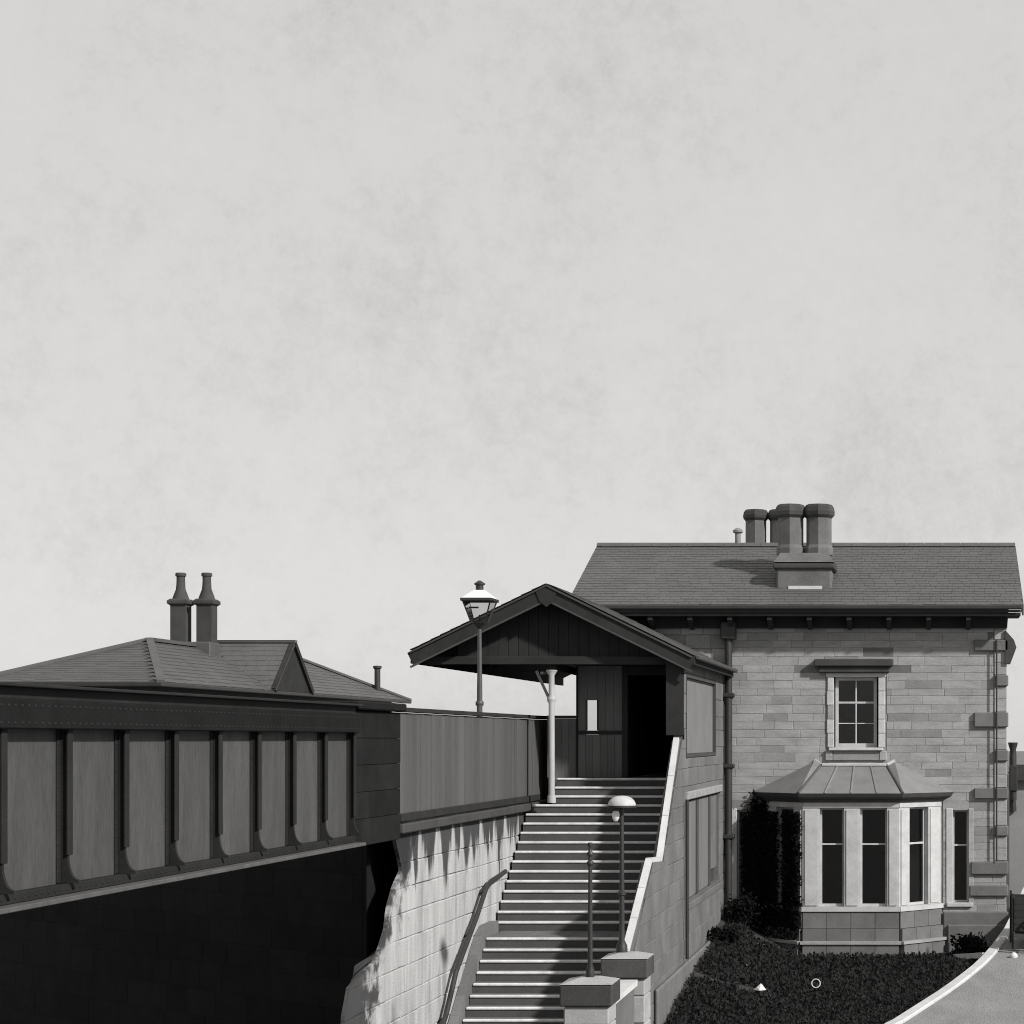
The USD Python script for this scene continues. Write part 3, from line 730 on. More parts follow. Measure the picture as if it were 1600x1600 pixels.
masonry(wall, 'stone', FRONT(HY - .002), reg, .19, .66, [('sandstone', 12), ('sandstone_grimy', 3), ('quoin_stone', .3)], proud=(.0, .004), joint=.004, chamfer=.006, seed=21)
masonry(wall, 'stone', FRONT(HY - .002), sbox(-7.58, HZ(1060), -4.66, HZ(960)), .30, .7, [('sandstone_grimy', 3), ('sandstone', 1)], proud=(.0, .012), joint=.010, seed=22)
masonry(wall, 'stone', frame((hx1 - .012, 0, 0), (0, 1, 0), (0, 0, 1), (1, 0, 0)), sbox(HY + .03, .8, HY + 7, HZ(960)), .34, .8, [('sandstone', 2), ('sandstone_grimy', 2)], proud=(.0, .01), seed=23)
# right-hand quoins, every second one long and dark
yq = [(1000, 1017, 1), (1055, 1072, 0), (1113, 1136, 1), (1172, 1189, 0), (1231, 1248, 1), (1290, 1306, 0)]
for k, (a, b, lg) in enumerate(yq):
    part(ho, 'quoin', bx(HX(1522) if lg else HX(1553), hx1 + .05, HY - .10, HY + (.35 if lg else .6), HZ(b), HZ(a), .02), 'quoin_stone', label='dark projecting quoin')
edges = [(968, 1000)] + [(yq[i][1], yq[i + 1][0]) for i in range(5)] + [(1306, 1345)]
for a, b in edges:
    zs = np.linspace(HZ(b) + .004, HZ(a) - .004, 3)
    for z0, z1 in zip(zs[:-1], zs[1:]):
        part(ho, 'quoin', bx(HX(1553.5), hx1 + .015, HY - .035, HY + .4, z0 + .003, z1 - .003, .012), 'sandstone')
part(ho, 'string_course', bx(HX(1517), hx1 + .05, HY - .10, HY + .3, HZ(1366), HZ(1346), .02), 'quoin_stone')
part(ho, 'string_course', bx(HX(1515), hx1 + .05, HY - .09, HY + .3, HZ(1400), HZ(1383), .02), 'quoin_stone')
part(ho, 'plinth', bx(-4.55, bayc[0] - .06, HY - .10, HY - .016, .2, HZ(1424), .02), 'quoin_stone')
part(ho, 'plinth', bx(bayc[1] + .06, hx1 + .05, HY - .10, HY - .016, .2, HZ(1424), .02), 'quoin_stone')
part(ho, 'plinth', bx(bayc[1] + .16, hx1 + .06, HY - .18, HY - .102, .2, HZ(1444), .02), 'quoin_stone')
part(ho, 'plinth', bx(bayc[1] + .18, hx1 + .06, HY - .26, HY - .182, .2, HZ(1470), .02), 'quoin_stone')
part(ho, 'downpipe', [tube((HX(1557), HY - .13, HZ(1345)), (HX(1557), HY - .13, HZ(1000)), .018)], 'iron', smooth=40)
part(ho, 'downpipe', [tube((-4.66, HY - .16, .9), (-4.66, HY - .16, HZ(985)), .085), bx(-4.84, -4.48, HY - .3, HY - .03, HZ(1000), HZ(972), .03)] + [bx(-4.80, -4.52, HY - .27, HY - .02, HZ(p), HZ(p - 7), .02) for p in (1090, 1200, 1310, 1420)], 'iron', smooth=40, label='dark drainpipe with a hopper head, thickened to take in the wall shade')  # pipe drawn thicker to take in the wall shadow beside it

# ---- roof
EV, RY = 44.3, 48.5
eave_z, ridge_z = Z((1155 - 944) * EV / 3000), Z((1155 - 851) * RY / 3000)
rx0, rx1 = -8.35, 2.20
rise, run = ridge_z - eave_z, RY - EV
lenr = math.hypot(rise, run)
rf = part(ho, 'roof', [hull([(x, y, z - d) for x in (rx0 + .03, rx1 - .03) for (y, z) in ((EV + .03, eave_z), (RY, ridge_z)) for d in (.02, .10)]),
                       hull([(x, y, z - d) for x in (rx0 + .03, rx1 - .03) for (y, z) in ((2 * RY - EV, eave_z), (RY, ridge_z)) for d in (.02, .10)])], 'timber_dark')
Mr = frame((0, EV, eave_z - .016), (1, 0, 0), np.array((0, run, rise)) / lenr, np.array((0, -rise, run)) / lenr)
part(rf, 'slates', slates(Mr, sbox(rx0, 0, rx1, lenr), seed=31), 'slate_mid', kind='stuff')
for i in range(23):
    a = rx0 + i * (rx1 - rx0) / 23; b = rx0 + (i + 1) * (rx1 - rx0) / 23
    part(rf, 'ridge_tile', hull([(x, RY + dy, ridge_z + dz) for x in (a + .004, b - .004) for (dy, dz) in ((-.16, -.05), (-.10, .02), (0, .05), (.10, .02), (.16, -.05))]), 'slate_mid')
part(ho, 'verge_board', [hull([(rx1 - .03 + dx, y, z - d) for dx in (0, .04) for (y, z) in ((EV, eave_z), (RY, ridge_z)) for d in (.03, .26)])], 'timber_mid')
part(ho, 'verge_board', [hull([(rx0 - .01 + dx, y, z - d) for dx in (0, .04) for (y, z) in ((EV, eave_z), (RY, ridge_z)) for d in (.03, .26)])], 'timber_mid')
part(ho, 'gutter', bx(rx0 + .05, rx1 - .02, EV - .11, EV - .01, eave_z - .13, eave_z - .02, .03), 'iron')
part(ho, 'eaves_moulding', bx(rx0 + .06, rx1 - .03, EV - .004, EV + .03, eave_z - .19, eave_z - .135, .008), 'timber_mid')
part(ho, 'soffit', bx(rx0 + .06, rx1 - .06, EV + .01, HY + .3, eave_z - .27, eave_z - .20, .01), 'timber_dark')
part(ho, 'eaves_frieze', bx(hx0, hx1 + .02, HY - .13, HY - .02, HZ(982), HZ(957) - .0, .015), 'timber_dark')  # dark frieze board, deepened so it carries the shade under the eaves
for xx in np.arange(-7.4, 1.7, .92):
    part(ho, 'eaves_bracket', hull([(xx + dx, y, z) for dx in (0, .11) for (y, z) in ((EV + .06, eave_z - .275), (HY - .135, eave_z - .275), (HY - .135, eave_z - .56), (HY - .22, eave_z - .50), (EV + .06, eave_z - .36))]), 'timber_dark')
part(ho, 'gable_kneeler', hull([(x, y, z) for (x, z) in ((hx1 - .02, HZ(985)), (hx1 + .18, HZ(1000)), (hx1 + .24, HZ(1012)), (hx1 + .10, HZ(1037)), (hx1 - .02, HZ(1037))) for y in (HY - .1, HY + .4)]), 'sandstone_dark')
gabs = []
for xg in (hx0 + .02, hx1 - .02):
    gabs.append(slab(Polygon([(HY + .01, HZ(958)), (52.2, HZ(958)), (RY, ridge_z - .2)]), -.15, .0, frame((xg, 0, 0), (0, 1, 0), (0, 0, 1), (1, 0, 0))))
part(ho, 'gable', gabs, 'sandstone_grimy')

# ---- chimneys: octagonal shafts with moulded caps
def shaft(parent, x, y, r, z0, z1, capz):
    s = part(parent, 'flue', lathe([(0, z0), (r * 1.12, z0), (r * 1.12, z0 + .16), (r, z0 + .24), (r, z1), (0, z1)], x, y, 8), 'flue_stone')
    part(s, 'flue_cap', lathe([(r, z1 - .02), (r * 1.22, z1 + .05), (r * 1.25, z1 + capz * .45), (r * 1.16, z1 + capz * .8), (r * 1.02, z1 + capz), (r * .62, z1 + capz), (r * .62, z1 + .1), (0, z1 + .1)], x, y, 8), 'sandstone_dark')
ch = part(ho, 'chimney', [bx(-3.58, -2.28, 45.35, 46.9, HZ(968), Z(4.17), .04), hull([(-3.64, 45.30, Z(4.18)), (-2.22, 45.30, Z(4.18)), (-3.64, 46.95, Z(4.18)), (-2.22, 46.95, Z(4.18)), (-3.5, 45.55, Z(4.42)), (-2.36, 45.55, Z(4.42)), (-3.5, 46.8, Z(4.42)), (-2.36, 46.8, Z(4.42))])], 'flue_stone')
part(ch, 'weathering', bx(-3.66, -2.20, 45.28, 46.97, Z(4.02), Z(4.15), .03), 'sandstone_dark')
part(ch, 'flashing', bx(-3.30, -2.50, 45.33, 45.347, Z(3.53), Z(3.62)), 'coping_pale')
shaft(ch, -3.30, 46.15, .305, Z(4.42), Z(5.32), .31)
shaft(ch, -2.62, 46.15, .305, Z(4.42), Z(5.32), .31)
ch2 = part(ho, 'chimney', bx(-5.0, -3.3, 49.6, 50.9, Z(3.4), Z(4.85), .04), 'flue_stone')
shaft(ch2, -4.50, 50.2, .27, Z(4.85), Z(5.72), .27)
shaft(ch2, -3.86, 50.2, .27, Z(4.85), Z(5.72), .27)
part(ho, 'vent_pipe', lathe([(0, ridge_z - .1), (.075, ridge_z - .1), (.075, ridge_z + .28), (.13, ridge_z + .31), (.13, ridge_z + .36), (.05, ridge_z + .42), (0, ridge_z + .42)], -4.80, RY, 12), 'sandstone_grimy', smooth=40)

# ---- windows
def sash(parent, o, u, nrm, w, z0, z1, cols, rows_up, rows_lo, meet=.5, depth=.12, frame_w=.05):
    """A sash window: box frame, meeting rail, glazing bars and one pane per light; set back from the face."""
    M = frame(o, u, (0, 0, 1), nrm)
    R_ = lambda a, b, c, d, t0, t1: slab(sbox(a, c, b, d), t0, t1, M)
    f = part(parent, 'window', [R_(0, frame_w, z0, z1, -depth - .06, -depth), R_(w - frame_w, w, z0, z1, -depth - .06, -depth), R_(frame_w, w - frame_w, z1 - frame_w, z1, -depth - .06, -depth), R_(frame_w, w - frame_w, z0, z0 + frame_w * 1.3, -depth - .06, -depth)], 'white_paint')
    zm = z0 + (z1 - z0) * meet
    a0, a1 = frame_w, w - frame_w
    part(f, 'meeting_rail', R_(a0, a1, zm - .022, zm + .022, -depth - .055, -depth - .005), 'white_paint')
    for (b0, b1, rows) in ((z0 + frame_w * 1.3, zm - .022, rows_lo), (zm + .022, z1 - frame_w, rows_up)):
        for i in range(1, cols):
            x = a0 + (a1 - a0) * i / cols
            part(f, 'glazing_bar', R_(x - .017, x + .017, b0, b1, -depth - .05, -depth - .012), 'white_paint')
        for j in range(1, rows):
            z = b0 + (b1 - b0) * j / rows
            part(f, 'glazing_bar', R_(a0, a1, z - .012, z + .012, -depth - .048, -depth - .016), 'white_paint')
        for i in range(cols):
            for j in range(rows):
                xa, xb = a0 + (a1 - a0) * i / cols, a0 + (a1 - a0) * (i + 1) / cols
                za, zb = b0 + (b1 - b0) * j / rows, b0 + (b1 - b0) * (j + 1) / rows
                tl = R.uniform(-.003, .003)
                V = np.array([(xa, za, -depth - .03 + tl), (xb, za, -depth - .03 - tl), (xb, zb, -depth - .03), (xa, zb, -depth - .03 + tl)])
                m = trimesh.Trimesh(V, [(0, 1, 2), (0, 2, 3)], process=False); m.apply_transform(M)
                part(f, 'pane', m, 'pane_glass')
    return f
FN = (0, -1, 0)
sash(ho, (UW[0] + .03, HY, 0), (1, 0, 0), FN, UW[1] - UW[0] - .06, UW[2], UW[3], 2, 1, 2, meet=.64, depth=.14, frame_w=.075)
# surround of the upper window: pale jamb stones, lintel, sill and a dark hood
for sgn, xj in ((-1, UW[0]), (1, UW[1])):
    zs = np.linspace(UW[2], UW[3], 6)
    for k in range(5):
        w = .165 if k % 2 else .15
        a, b = (xj - w, xj - .004) if sgn < 0 else (xj + .004, xj + w)
        part(ho, 'jamb_stone', bx(a, b, HY - .05, HY + .2, zs[k] + .004, zs[k + 1] - .004, .012), 'white_paint' if k != 2 or sgn > 0 else 'sandstone')
part(ho, 'lintel', bx(UW[0] - .19, UW[1] + .19, HY - .05, HY + .2, UW[3] + .004, UW[3] + .10, .012), 'white_paint')
hood = part(ho, 'hood_mould', bx(HX(1280), HX(1390), HY - .16, HY - .01, HZ(1051), HZ(1042), .015), 'sandstone_dark')
part(hood, 'hood_cap', bx(HX(1273), HX(1396), HY - .24, HY - .01, HZ(1041.5), HZ(1030), .02), 'sandstone_dark')
part(ho, 'sill', bx(UW[0] - .12, UW[1] + .12, HY - .14, HY + .2, UW[2] - .07, UW[2] - .003, .012), 'white_paint')
part(ho, 'apron', bx(UW[0] - .02, UW[1] + .02, HY - .06, HY + .1, UW[2] - .30, UW[2] - .073, .01), 'sandstone_grimy')
for xa in (UW[0] - .20, UW[1] + .03):
    part(ho, 'sill_corbel', bx(xa, xa + .17, HY - .07, HY + .1, UW[2] - .30, UW[2] - .073, .015), 'sandstone')
for (s, sd) in ((SWR, 1), (SWL, -1)):
    sash(ho, (s[0], HY, 0), (1, 0, 0), FN, s[1] - s[0], s[2], s[3], 1, 1, 1, meet=.62, depth=.13, frame_w=.035)
    part(ho, 'jamb_stone', bx(s[0] - .16, s[0] - .004, HY - .03, HY + .2, s[2] - .10, s[3] + .05, .01), 'white_paint')
    part(ho, 'jamb_stone', bx(s[1] + .004, s[1] + .12, HY - .03, HY + .2, s[2] - .10, s[3] + .05, .01), 'sandstone')
    part(ho, 'sill', bx(s[0] - .14, s[1] + .10, HY - .08, HY + .2, s[2] - .10, s[2] - .003, .01), 'white_paint')

# ---- the canted bay
BY = 44.0
bay = part(ho, 'bay_window', [bx(bayx[0] + .02, bayx[1] - .02, BY + .05, BY + .09, HZ(1430), HZ(1420))], 'sandstone')
cr = math.hypot(bayc[1] - bayx[1], 1.0)
uR = np.array((bayc[1] - bayx[1], HY - BY, 0)) / cr; nR = np.array((uR[1], -uR[0], 0))
uL = np.array((bayx[0] - bayc[0], BY - HY, 0)) / cr; nL = np.array((uL[1], -uL[0], 0))
zb0, zb1 = HZ(1421) , Z(-(1262 - 1155) * BY / 3000)
zb0 = Z(-(1418 - 1155) * BY / 3000)
BXp = lambda px: (px - 1450) * BY / 3000
faces = [((0, BY, 0), (1, 0, 0), (0, -1, 0), [(bayx[0], BXp(1281)), (BXp(1319), BXp(1344)), (BXp(1386), bayx[1])], [(BXp(1281), BXp(1319)), (BXp(1344), BXp(1386))]),
         ((bayx[1], BY, 0), tuple(uR), tuple(nR), [(0, .34), (cr - .42, cr)], [(.34, cr - .42)]),
         ((bayc[0], HY, 0), tuple(uL), tuple(nL), [(0, .42), (cr - .34, cr)], [(.42, cr - .34)])]
for (o, u, nn, jambs, wins) in faces:
    M = frame(o, u, (0, 0, 1), nn)
    for a, b in jambs:
        part(bay, 'mullion', slab(sbox(a, zb0 + .02, b, zb1), -.24, 0, M), 'white_paint')
        part(bay, 'mullion_face', slab(sbox(a + .05, zb0 + .05, b - .05, zb1 - .05), .002, .025, M), 'white_paint')
    for a, b in wins:
        oo = np.array(o) + np.array(u) * a
        sash(bay and ho, oo, u, nn, b - a, zb0 + .02, zb1 - .002, 1, 1, 1, meet=.63, depth=.12, frame_w=.045)
    lo = jambs[0][0]; hi = jambs[-1][1]
    part(bay, 'head', slab(sbox(lo, zb1 + .002, hi, zb1 + .12), -.26, .02, M), 'white_paint')
    part(bay, 'sill', slab(sbox(lo - .02, zb0 - .09, hi + .02, zb0 + .017), -.26, .07, M), 'white_paint')
    # base courses with a weathered plinth
    zs = [HZ(1490) - .5, HZ(1480), HZ(1462), HZ(1440)]
    part(bay, 'base', slab(sbox(lo, .2, hi, zb0 - .092), -.26, .0, M), 'quoin_stone')
    nst = max(2, round((hi - lo) / .55))
    for k, (z0, z1, pr) in enumerate(((.35, zb0 - .82, .16), (zb0 - .815, zb0 - .48, .10), (zb0 - .475, zb0 - .10, .04))):
        for i in range(nst):
            a = lo + (hi - lo) * i / nst; b = lo + (hi - lo) * (i + 1) / nst
            part(bay, 'base_stone', slab(sbox(a + .005, z0, b - .005, z1 - .006), .002, pr, M), 'quoin_stone')
    part(bay, 'base_band', slab(sbox(lo - .05, zb0 - .83, hi + .05, zb0 - .76), .002, .20, M), 'sandstone')
part(bay, 'room_floor', hull([(bayx[0], BY + .25, zb0 - .02), (bayx[1], BY + .25, zb0 - .02), (bayc[0] + .2, HY + .3, zb0 - .02), (bayc[1] - .2, HY + .3, zb0 - .02), (bayx[0], BY + .25, zb0 - .06), (bayc[1] - .2, HY + .3, zb0 - .06), (bayc[0] + .2, HY + .3, zb0 - .06)]), 'dark_room')
def bay_ring(e, z, back=HY - .004):
    """Plan of the bay pushed out by e."""
    k = e * math.tan(math.radians(22))
    return [(bayc[0] - e * 1.3, back, z), (bayx[0] - k, BY - e, z), (bayx[1] + k, BY - e, z), (bayc[1] + e * 1.3, back, z)]
part(bay, 'cornice', hull(bay_ring(.05, zb1 + .122) + bay_ring(.05, zb1 + .20) + bay_ring(.13, zb1 + .20)), 'sandstone_dark')
part(bay, 'cornice', hull(bay_ring(.16, zb1 + .204) + bay_ring(.20, zb1 + .235)), 'timber_mid')
part(bay, 'cornice', hull(bay_ring(.20, zb1 + .24) + bay_ring(.24, zb1 + .33)), 'sandstone_dark')
ez = zb1 + .334
tz = Z(-(1196 - 1155) * 44.9 / 3000)
ring = bay_ring(.22, ez)
tl, tr = np.array((HX(1283), HY - .05, tz)), np.array((HX(1386), HY - .05, tz))
E = [np.array(p) for p in ring]
def quad(a, b, c, d, t=.03):
    nn = np.cross(b - a, d - a); nn /= np.linalg.norm(nn)
    return hull([p - nn * s for p in (a, b, c, d) for s in (0, t)])
nsh = 4
for i in range(nsh):                 # lead sheets over the front slope, lapped at rolls
    f0, f1 = i / nsh, (i + 1) / nsh
    part(bay, 'lead_sheet', quad(E[1] + (E[2] - E[1]) * f0, E[1] + (E[2] - E[1]) * f1, tl + (tr - tl) * f1, tl + (tr - tl) * f0), 'lead')
    if i:
        p, q = E[1] + (E[2] - E[1]) * f0, tl + (tr - tl) * f0
        part(bay, 'lead_roll', tube(p, q, .022, n=8), 'lead', smooth=40)
tr2, tl2 = np.array((HX(1398), HY - .012, tz + .09)), np.array((HX(1272), HY - .012, tz + .09))
part(bay, 'lead_sheet', quad(E[2], E[3], tr2, tr), 'lead')
part(bay, 'lead_sheet', quad(E[0], E[1], tl, tl2), 'lead')
for p, q in ((E[1], tl), (E[2], tr)):
    part(bay, 'hip_roll', tube(p, q, .035, n=8), 'slate', smooth=40)
part(bay, 'flashing', [bx(HX(1284), HX(1385), HY - .12, HY - .03, tz - .02, tz + .05, .015), bar(tr + (0, 0, .02), tr2 + (0, 0, .03), .05, .07), bar(tl + (0, 0, .02), tl2 + (0, 0, .03), .05, .07)], 'white_paint')

# ================================================================== STATION BUILDING beyond the bridge (left)
sb = thing('platform_building', 'low slate-roofed station building with twin chimneys beyond the bridge', 'building', (-22.5, 60, Z(-1.2)))
ez_, rz_ = Z(1.49), Z(2.85)
bx0, bx1, bm = -25.0, -20.0, -22.5
part(sb, 'wall', bx(-24.6, -20.5, 50.6, 73.4, Z(-1.2), Z(1.46)), 'timber_mid')
run2 = 2.5; l2 = math.hypot(run2, rz_ - ez_)
part(sb, 'roof_boarding', hull([(bx0, 50, ez_ - .05), (bx1 - .03, 50, ez_ - .05), (bx0, 74 - .03, ez_ - .05), (bx1 - .03, 74 - .03, ez_ - .05), (bm, 55.5, rz_ - .05), (bm, 68.5, rz_ - .05)]), 'timber_mid')
Ms = frame((bx1, 0, ez_), (0, 1, 0), np.array((-run2, 0, rz_ - ez_)) / l2, np.array((rz_ - ez_, 0, run2)) / l2)
part(sb, 'slates', slates(Ms, Polygon([(50, 0), (74, 0), (68.5, l2), (55.5, l2)]), w=.34, gauge=.24, t=.016, seed=41), 'slate', kind='stuff')
l3 = math.hypot(5.5, rz_ - ez_)
Mh = frame((0, 74, ez_), (-1, 0, 0), np.array((0, -5.5, rz_ - ez_)) / l3, np.array((0, rz_ - ez_, 5.5)) / l3)
part(sb, 'slates', slates(Mh, Polygon([(20, 0), (25, 0), (22.5, l3)]), w=.34, gauge=.24, seed=42), 'slate', kind='stuff')
Mn = frame((0, 50, ez_), (1, 0, 0), np.array((0, 5.5, rz_ - ez_)) / l3, np.array((0, -(rz_ - ez_), 5.5)) / l3)
part(sb, 'slates', slates(Mn, Polygon([(-25, 0), (-20, 0), (-22.5, l3)]), w=.34, gauge=.24, seed=44), 'slate', kind='stuff')
part(sb, 'gutter', bx(-25, bx1 + .10, 49.88, 49.98, ez_ - .12, ez_ - .01, .02), 'iron')
part(sb, 'hip_tiles', [bar((bx1 + .02, 50, ez_ + .02), (bm, 55.5, rz_ + .05), .2, .08), bar((bx0 - .02, 50, ez_ + .02), (bm, 55.5, rz_ + .05), .2, .08)], 'slate')
part(sb, 'gutter', bx(bx1 - .02, bx1 + .10, 50, 74, ez_ - .12, ez_ - .01, .02), 'iron')
part(sb, 'hip_tiles', [bar((bx1 + .02, 74, ez_ + .02), (bm, 68.5, rz_ + .05), .2, .08)], 'slate')
part(sb, 'ridge_tiles', [bar((bm, 55.5, rz_ + .03), (bm, 68.5, rz_ + .03), .3, .10)], 'slate')
gx_ = -19.95
ga, gb, gc = (58.5, ez_), (62.1, ez_), (60.3, Z(3.05))
gd = part(sb, 'gablet', slab(Polygon([ga, gb, gc]), -.08, 0, SIDE(gx_)), 'timber_dark')
for (p, q) in ((ga, gc), (gc, gb)):
    part(gd, 'gable_board', bar((gx_ + .03, p[0], p[1]), (gx_ + .03, q[0], q[1]), .16, .12, up=(1, 0, 0)), 'timber_dark')
lw = math.hypot(1.8, Z(3.05) - ez_)
sv = np.array((0, 1.8, Z(3.05) - ez_)) / lw
part(sb, 'gablet_roof', [hull([(x, y, z - d) for x in (gx_, -22.6) for (y, z) in (ga, gc) for d in (.03, .09)]), hull([(x, y, z - d) for x in (gx_, -22.6) for (y, z) in (gb, gc) for d in (.03, .09)])], 'timber_mid')
Mg = frame((0, ga[0] - .02, ez_), (1, 0, 0), sv, np.cross((1, 0, 0), sv))
part(sb, 'slates', slates(Mg, Polygon([(gx_ + .1, 0), (gx_ + .1, lw), (-22.7, lw), (-20.1, 0)]), w=.34, gauge=.24, seed=43), 'slate_mid', kind='stuff')
part(sb, 'gablet_ridge', bar((gx_ + .1, gc[0], gc[1] + .02), (-22.6, gc[0], gc[1] + .02), .24, .08), 'slate')
ck = part(sb, 'chimney', bx(-23.25, -21.95, 58.7, 59.5, Z(2.3), Z(2.98), .03), 'slate')
for xc in (-23.0, -22.2):
    c = part(ck, 'stack', lathe([(0, Z(2.98)), (.235, Z(2.98)), (.235, Z(4.10)), (.31, Z(4.16)), (.31, Z(4.25)), (.24, Z(4.31)), (0, Z(4.31))], xc, 59.1, square=True), 'sandstone_dark')
    part(c, 'chimney_pot', lathe([(.25, Z(4.30)), (.22, Z(4.40)), (.14, Z(4.62)), (.125, Z(4.86)), (.125, Z(5.0)), (.16, Z(5.02)), (.16, Z(5.10)), (.13, Z(5.12)), (.09, Z(5.12)), (.09, Z(4.5)), (0, Z(4.5))], xc, 59.1, 14), 'sandstone_dark', smooth=50)
part(sb, 'vent_pipe', lathe([(0, Z(1.7)), (.11, Z(1.7)), (.11, Z(2.62)), (.16, Z(2.66)), (.16, Z(2.74)), (0, Z(2.76))], -20.62, 71.9, 12), 'iron', smooth=40)

# ================================================================== FAR BUILDING and HANDCART (right edge)
fb = thing('far_building', 'pale outbuilding with dark roof and iron flue beyond the house corner', 'building', (6, 60, 1))
FY = 58.0
FXp = lambda px: (px - 1450) * FY / 3000
FZp = lambda py: EYE - (py - 1155) * FY / 3000
fx0 = FXp(1577)
part(fb, 'wall', bx(fx0, fx0 + 9, FY, FY + 6, .5, FZp(1216)), 'far_wall')
part(fb, 'roof', [hull([(fx0 + .25, FY - .25, FZp(1219)), (fx0 + 9.2, FY - .25, FZp(1219)), (fx0 + .25, FY + .5, FZp(1195)), (fx0 + 9.2, FY + .5, FZp(1195)), (fx0 + .2, FY + 6.2, FZp(1213)), (fx0 + 9.2, FY + 6.2, FZp(1213))])], 'timber_dark')
part(fb, 'flue', lathe([(0, FZp(1250)), (.11, FZp(1250)), (.11, FZp(1180)), (.09, FZp(1172)), (.14, FZp(1163)), (.15, FZp(1160)), (0, FZp(1160))], FXp(1582), FY - .3, 12), 'iron', smooth=40)
part(fb, 'flue_bracket', bx(FXp(1576), FXp(1589), FY - .45, FY - .02, FZp(1236), FZp(1196), .03), 'iron')
part(fb, 'drain', tube((FXp(1581), FY - .1, FZp(1240)), (FXp(1583), FY - .1, FZp(1268)), .10), 'iron')

hc = thing('handcart', 'dark wooden handcart at the right edge on the approach road', 'cart', (2.6, 42.6, 1.05))
def road_z(y):
    return float(np.interp(y, re_[:, 1], re_[:, 2])) - .06
cz = road_z(42.9)
x0c = at(1586, 1440, 42.6)[0]
for k in range(5):
    part(hc, 'side_board', bx(x0c, x0c + 1.5, 42.3, 42.34, cz + .42 + k * .15, cz + .56 + k * .15, .006), 'timber_dark')
    part(hc, 'side_board', bx(x0c, x0c + 1.5, 43.26, 43.3, cz + .42 + k * .15, cz + .56 + k * .15, .006), 'timber_dark')
    part(hc, 'end_board', bx(x0c - .04, x0c - .003, 42.3, 43.3, cz + .42 + k * .15, cz + .56 + k * .15, .006), 'timber_dark')
part(hc, 'floor', bx(x0c, x0c + 1.5, 42.35, 43.25, cz + .36, cz + .41), 'timber_dark')
for yy in (42.32, 43.24):
    part(hc, 'corner_post', bx(x0c - .09, x0c - .042, yy, yy + .06, cz + .02, cz + 1.25, .006), 'timber_dark')
    part(hc, 'shaft', bar((x0c + 1.4, yy + .03, cz + .45), (x0c + 2.7, yy + .03, cz + .85), .06, .08), 'timber_dark')
for yy in (42.16, 43.40):
    w = trimesh.creation.torus(.40, .035, major_sections=28, minor_sections=8)
    w.apply_transform(trimesh.transformations.rotation_matrix(math.pi / 2, (1, 0, 0)))
    w.apply_translation((x0c + .62, yy, cz + .44))
    wh = part(hc, 'wheel', w, 'timber_mid', smooth=50)
    for k in range(8):
        a = k * math.pi / 4
        part(wh, 'spoke', tube((x0c + .62 + .05 * math.cos(a), yy, cz + .44 + .05 * math.sin(a)), (x0c + .62 + .38 * math.cos(a), yy, cz + .44 + .38 * math.sin(a)), .016, n=6), 'timber_mid')
    part(wh, 'hub', tube((x0c + .62, yy - .06, cz + .44), (x0c + .62, yy + .06, cz + .44), .06), 'timber_mid')
stn = trimesh.creation.icosphere(subdivisions=2, radius=.085)
stn.vertices *= 1 + .25 * (meshkit.noise(stn.vertices * 12 + 3, 2)[:, None] - .5)
p = at(1585, 1484, 42.0)
stn.apply_translation((p[0] - .02, 41.9, road_z(41.9) + .05))
single('road_stone', stn, 'coping_pale', 'pale stone lying on the approach road beside the handcart', 'stone', smooth=True)

# ================================================================== GARDEN planting
rng = np.random.default_rng(7)
def leaves(pts, size, seed, updir=.6):
    r = np.random.default_rng(seed)
    n = len(pts)
    d = r.normal(size=(n, 3)); d[:, 2] = np.abs(d[:, 2]) * updir + .1; d /= np.linalg.norm(d, axis=1, keepdims=True)
    s = np.cross(d, r.normal(size=(n, 3))); s /= np.linalg.norm(s, axis=1, keepdims=True)
    L = size * r.uniform(.5, 1.4, (n, 1))
    V = np.stack([pts, pts + d * L * .5 + s * L * .28, pts + d * L, pts + d * L * .5 - s * L * .28], 1).reshape(-1, 3)
    i = np.arange(n) * 4
    F = np.concatenate([np.stack([i, i + 1, i + 2], 1), np.stack([i, i + 2, i + 3], 1)])
    return trimesh.Trimesh(V, F, process=False)
N = 60000
yy = rng.uniform(27, 44.7, N)
ex = edge_x(yy) - .12
xx = -4.6 + (ex + 4.6) * rng.uniform(0, 1, N)
keep = ~((yy > 43.6) & (xx > bayc[0] - .3) & (xx < bayc[1] + .3)) & (meshkit.noise(np.stack([xx * .9, yy * .9, 0 * xx], -1), 9) > .17)
xx, yy = xx[keep], yy[keep]
zz = garden_z(xx, yy) + rng.uniform(.0, .10, len(xx))
single('ground_cover', leaves(np.stack([xx, yy, zz], 1), .085, 3, 1.2), 'leaf', 'low dark ground cover over the garden bed before the house', 'ground cover', kind='stuff')
r_ = np.random.default_rng(70)
k = r_.choice(len(xx), 260, replace=False)
k = k[meshkit.noise(np.stack([xx[k] * .7, yy[k] * .7, 0 * xx[k]], -1), 33) > .45]
single('blossom', leaves(np.stack([xx[k], yy[k], zz[k] + .07], 1), .035, 71, .8), 'petal', 'tiny pale blossoms dotted over the dark garden bed', 'blossom', kind='stuff')
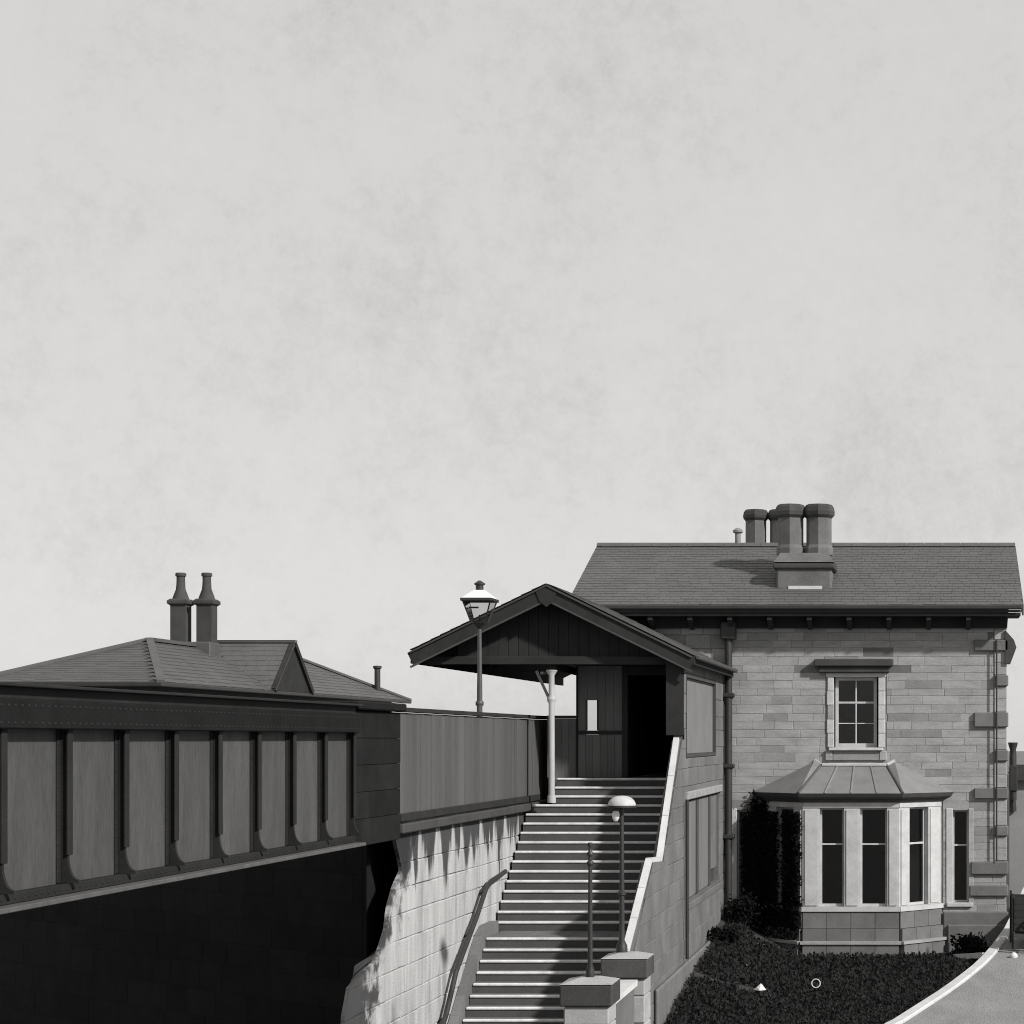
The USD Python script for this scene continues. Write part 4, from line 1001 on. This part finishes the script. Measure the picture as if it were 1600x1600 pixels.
def shrub(x, y, h, w, seed, label):
    z = float(garden_z(np.array(x), np.array(y)))
    t = thing('shrub', label, 'shrub', (x, y, z))
    r = np.random.default_rng(seed)
    stems, tips = [], []
    for k in range(7):
        a, b = r.uniform(0, 6.28), r.uniform(.2, 1)
        tip = np.array((x + math.cos(a) * w * .45 * b, y + math.sin(a) * w * .45 * b, z + h * r.uniform(.6, .95)))
        stems.append(tube((x + r.normal() * .03, y + r.normal() * .03, z - .05), tip, .018, .006, 6)); tips.append(tip)
    part(t, 'stem', stems, 'timber_mid')
    c = np.array(tips)[r.integers(0, 7, 900)] + r.normal(size=(900, 3)) * np.array((w * .2, w * .2, h * .17))
    c = c[c[:, 2] > z + .03]
    part(t, 'foliage', leaves(c, .09, seed + 1, .5), 'dark_leaf')
def ivy():  # leaf mass added to darken the shaded corner beside the bay
    t = thing('ivy', 'added dark climbing leaves standing in for deep shade left of the bay window', 'ivy', (-4.1, HY, 1.2))
    r = np.random.default_rng(77)
    W = []
    # on the wall, its top falling to the left as the bay shadow does
    n = 16000
    x = r.uniform(-4.58, -3.70, n); z = r.uniform(1.0, 4.4, n)
    topz = Z(-1.30) - .62 * np.clip(-3.5 - x, 0, 2) + .18 * np.sin(x * 9) + .12 * np.sin(x * 23 + 1) + .16 * r.normal(size=len(x))
    k = (z < topz) & ~((x > SWL[0] - .17) & (x < SWL[0] + .12) & (z > SWL[2] - .05) & (z < SWL[3] + .03))
    x, z = x[k], z[k]
    W.append(np.stack([x, HY - .06 - .10 * r.uniform(0, 1, len(x)) ** 2, z], 1))
    # over the left cheek of the bay
    n = 16000
    u = r.uniform(-.06, cr + .02, n); z = r.uniform(.7, 3.9, n)
    k = ~((u > .56) & (u < .76) & (z > zb0 + .05) & (z < zb1 - .1)) & (z < zb1 + .10 + .06 * np.sin(u * 14) - .10 * np.abs(r.normal(size=len(u)))) & (u < cr - .02 + .06 * np.sin(z * 11) * r.uniform(0, 1, len(u)))
    u, z = u[k], z[k]
    p = np.array((bayc[0], HY, 0)) + uL * u[:, None] + nL * (.05 + .09 * r.uniform(0, 1, len(u)) ** 2)[:, None]
    p[:, 2] = z
    W.append(p)
    W = np.concatenate(W)
    part(t, 'foliage', leaves(W, .07, 78, .6), 'dark_leaf')
    st = []
    for (a, b, c) in ((-4.5, -4.3, 2.6), (-4.0, -3.9, 3.7), (-3.75, -3.85, 4.0)):
        st.append(tube((a, HY - .07, .9), (b, HY - .06, c), .02, .008, 6))
    part(t, 'stem', st, 'timber_mid')
ivy()
shrub(-4.3, 44.3, .65, .55, 51, 'dark leafy shrub in the corner between stair wall and house')
shrub(-4.4, 41.6, .35, .5, 52, 'low dark shrub at the foot of the stair wall under its window')
shrub(.9, 43.9, .4, .6, 53, 'small dark shrub before the house wall right of the bay')
def ground_hit(px, py):
    for y in np.linspace(26.6, 44.5, 900):
        p = at(px, py, y)
        if p[2] <= float(garden_z(np.array(p[0]), np.array(y))) + .06:
            return p
    return p
p = ground_hit(1187, 1546)
hp = hull(np.array([(-.13, 0, 0), (.13, 0, 0), (0, .1, 0), (0, -.1, 0), (.02, 0, .13), (.05, .04, .10), (-.05, -.03, .06)]) + p - (0, 0, .01))
single('white_stone', hp, 'coping_pale', 'small white pointed stone lying in the dark garden bed', 'stone')
p = ground_hit(1275, 1547)
tr_ = trimesh.creation.torus(.085, .013, major_sections=28, minor_sections=8)
tr_.apply_transform(trimesh.transformations.rotation_matrix(math.radians(78), (1, 0, 0)))
tr_.apply_translation(p + (0, -.05, .14))
single('white_hoop', tr_, 'white_paint', 'small upright white hoop standing in the dark garden bed', 'hoop', smooth=True)
# short pale edging where the house path meets the ramp wall
single('path_edging', bar((.62, 43.3, float(garden_z(np.array(.62), np.array(43.3))) + .07), (1.24, 42.3, .84), .10, .12), 'coping_pale', 'short pale edging stone in the garden meeting the ramp wall', 'kerb')
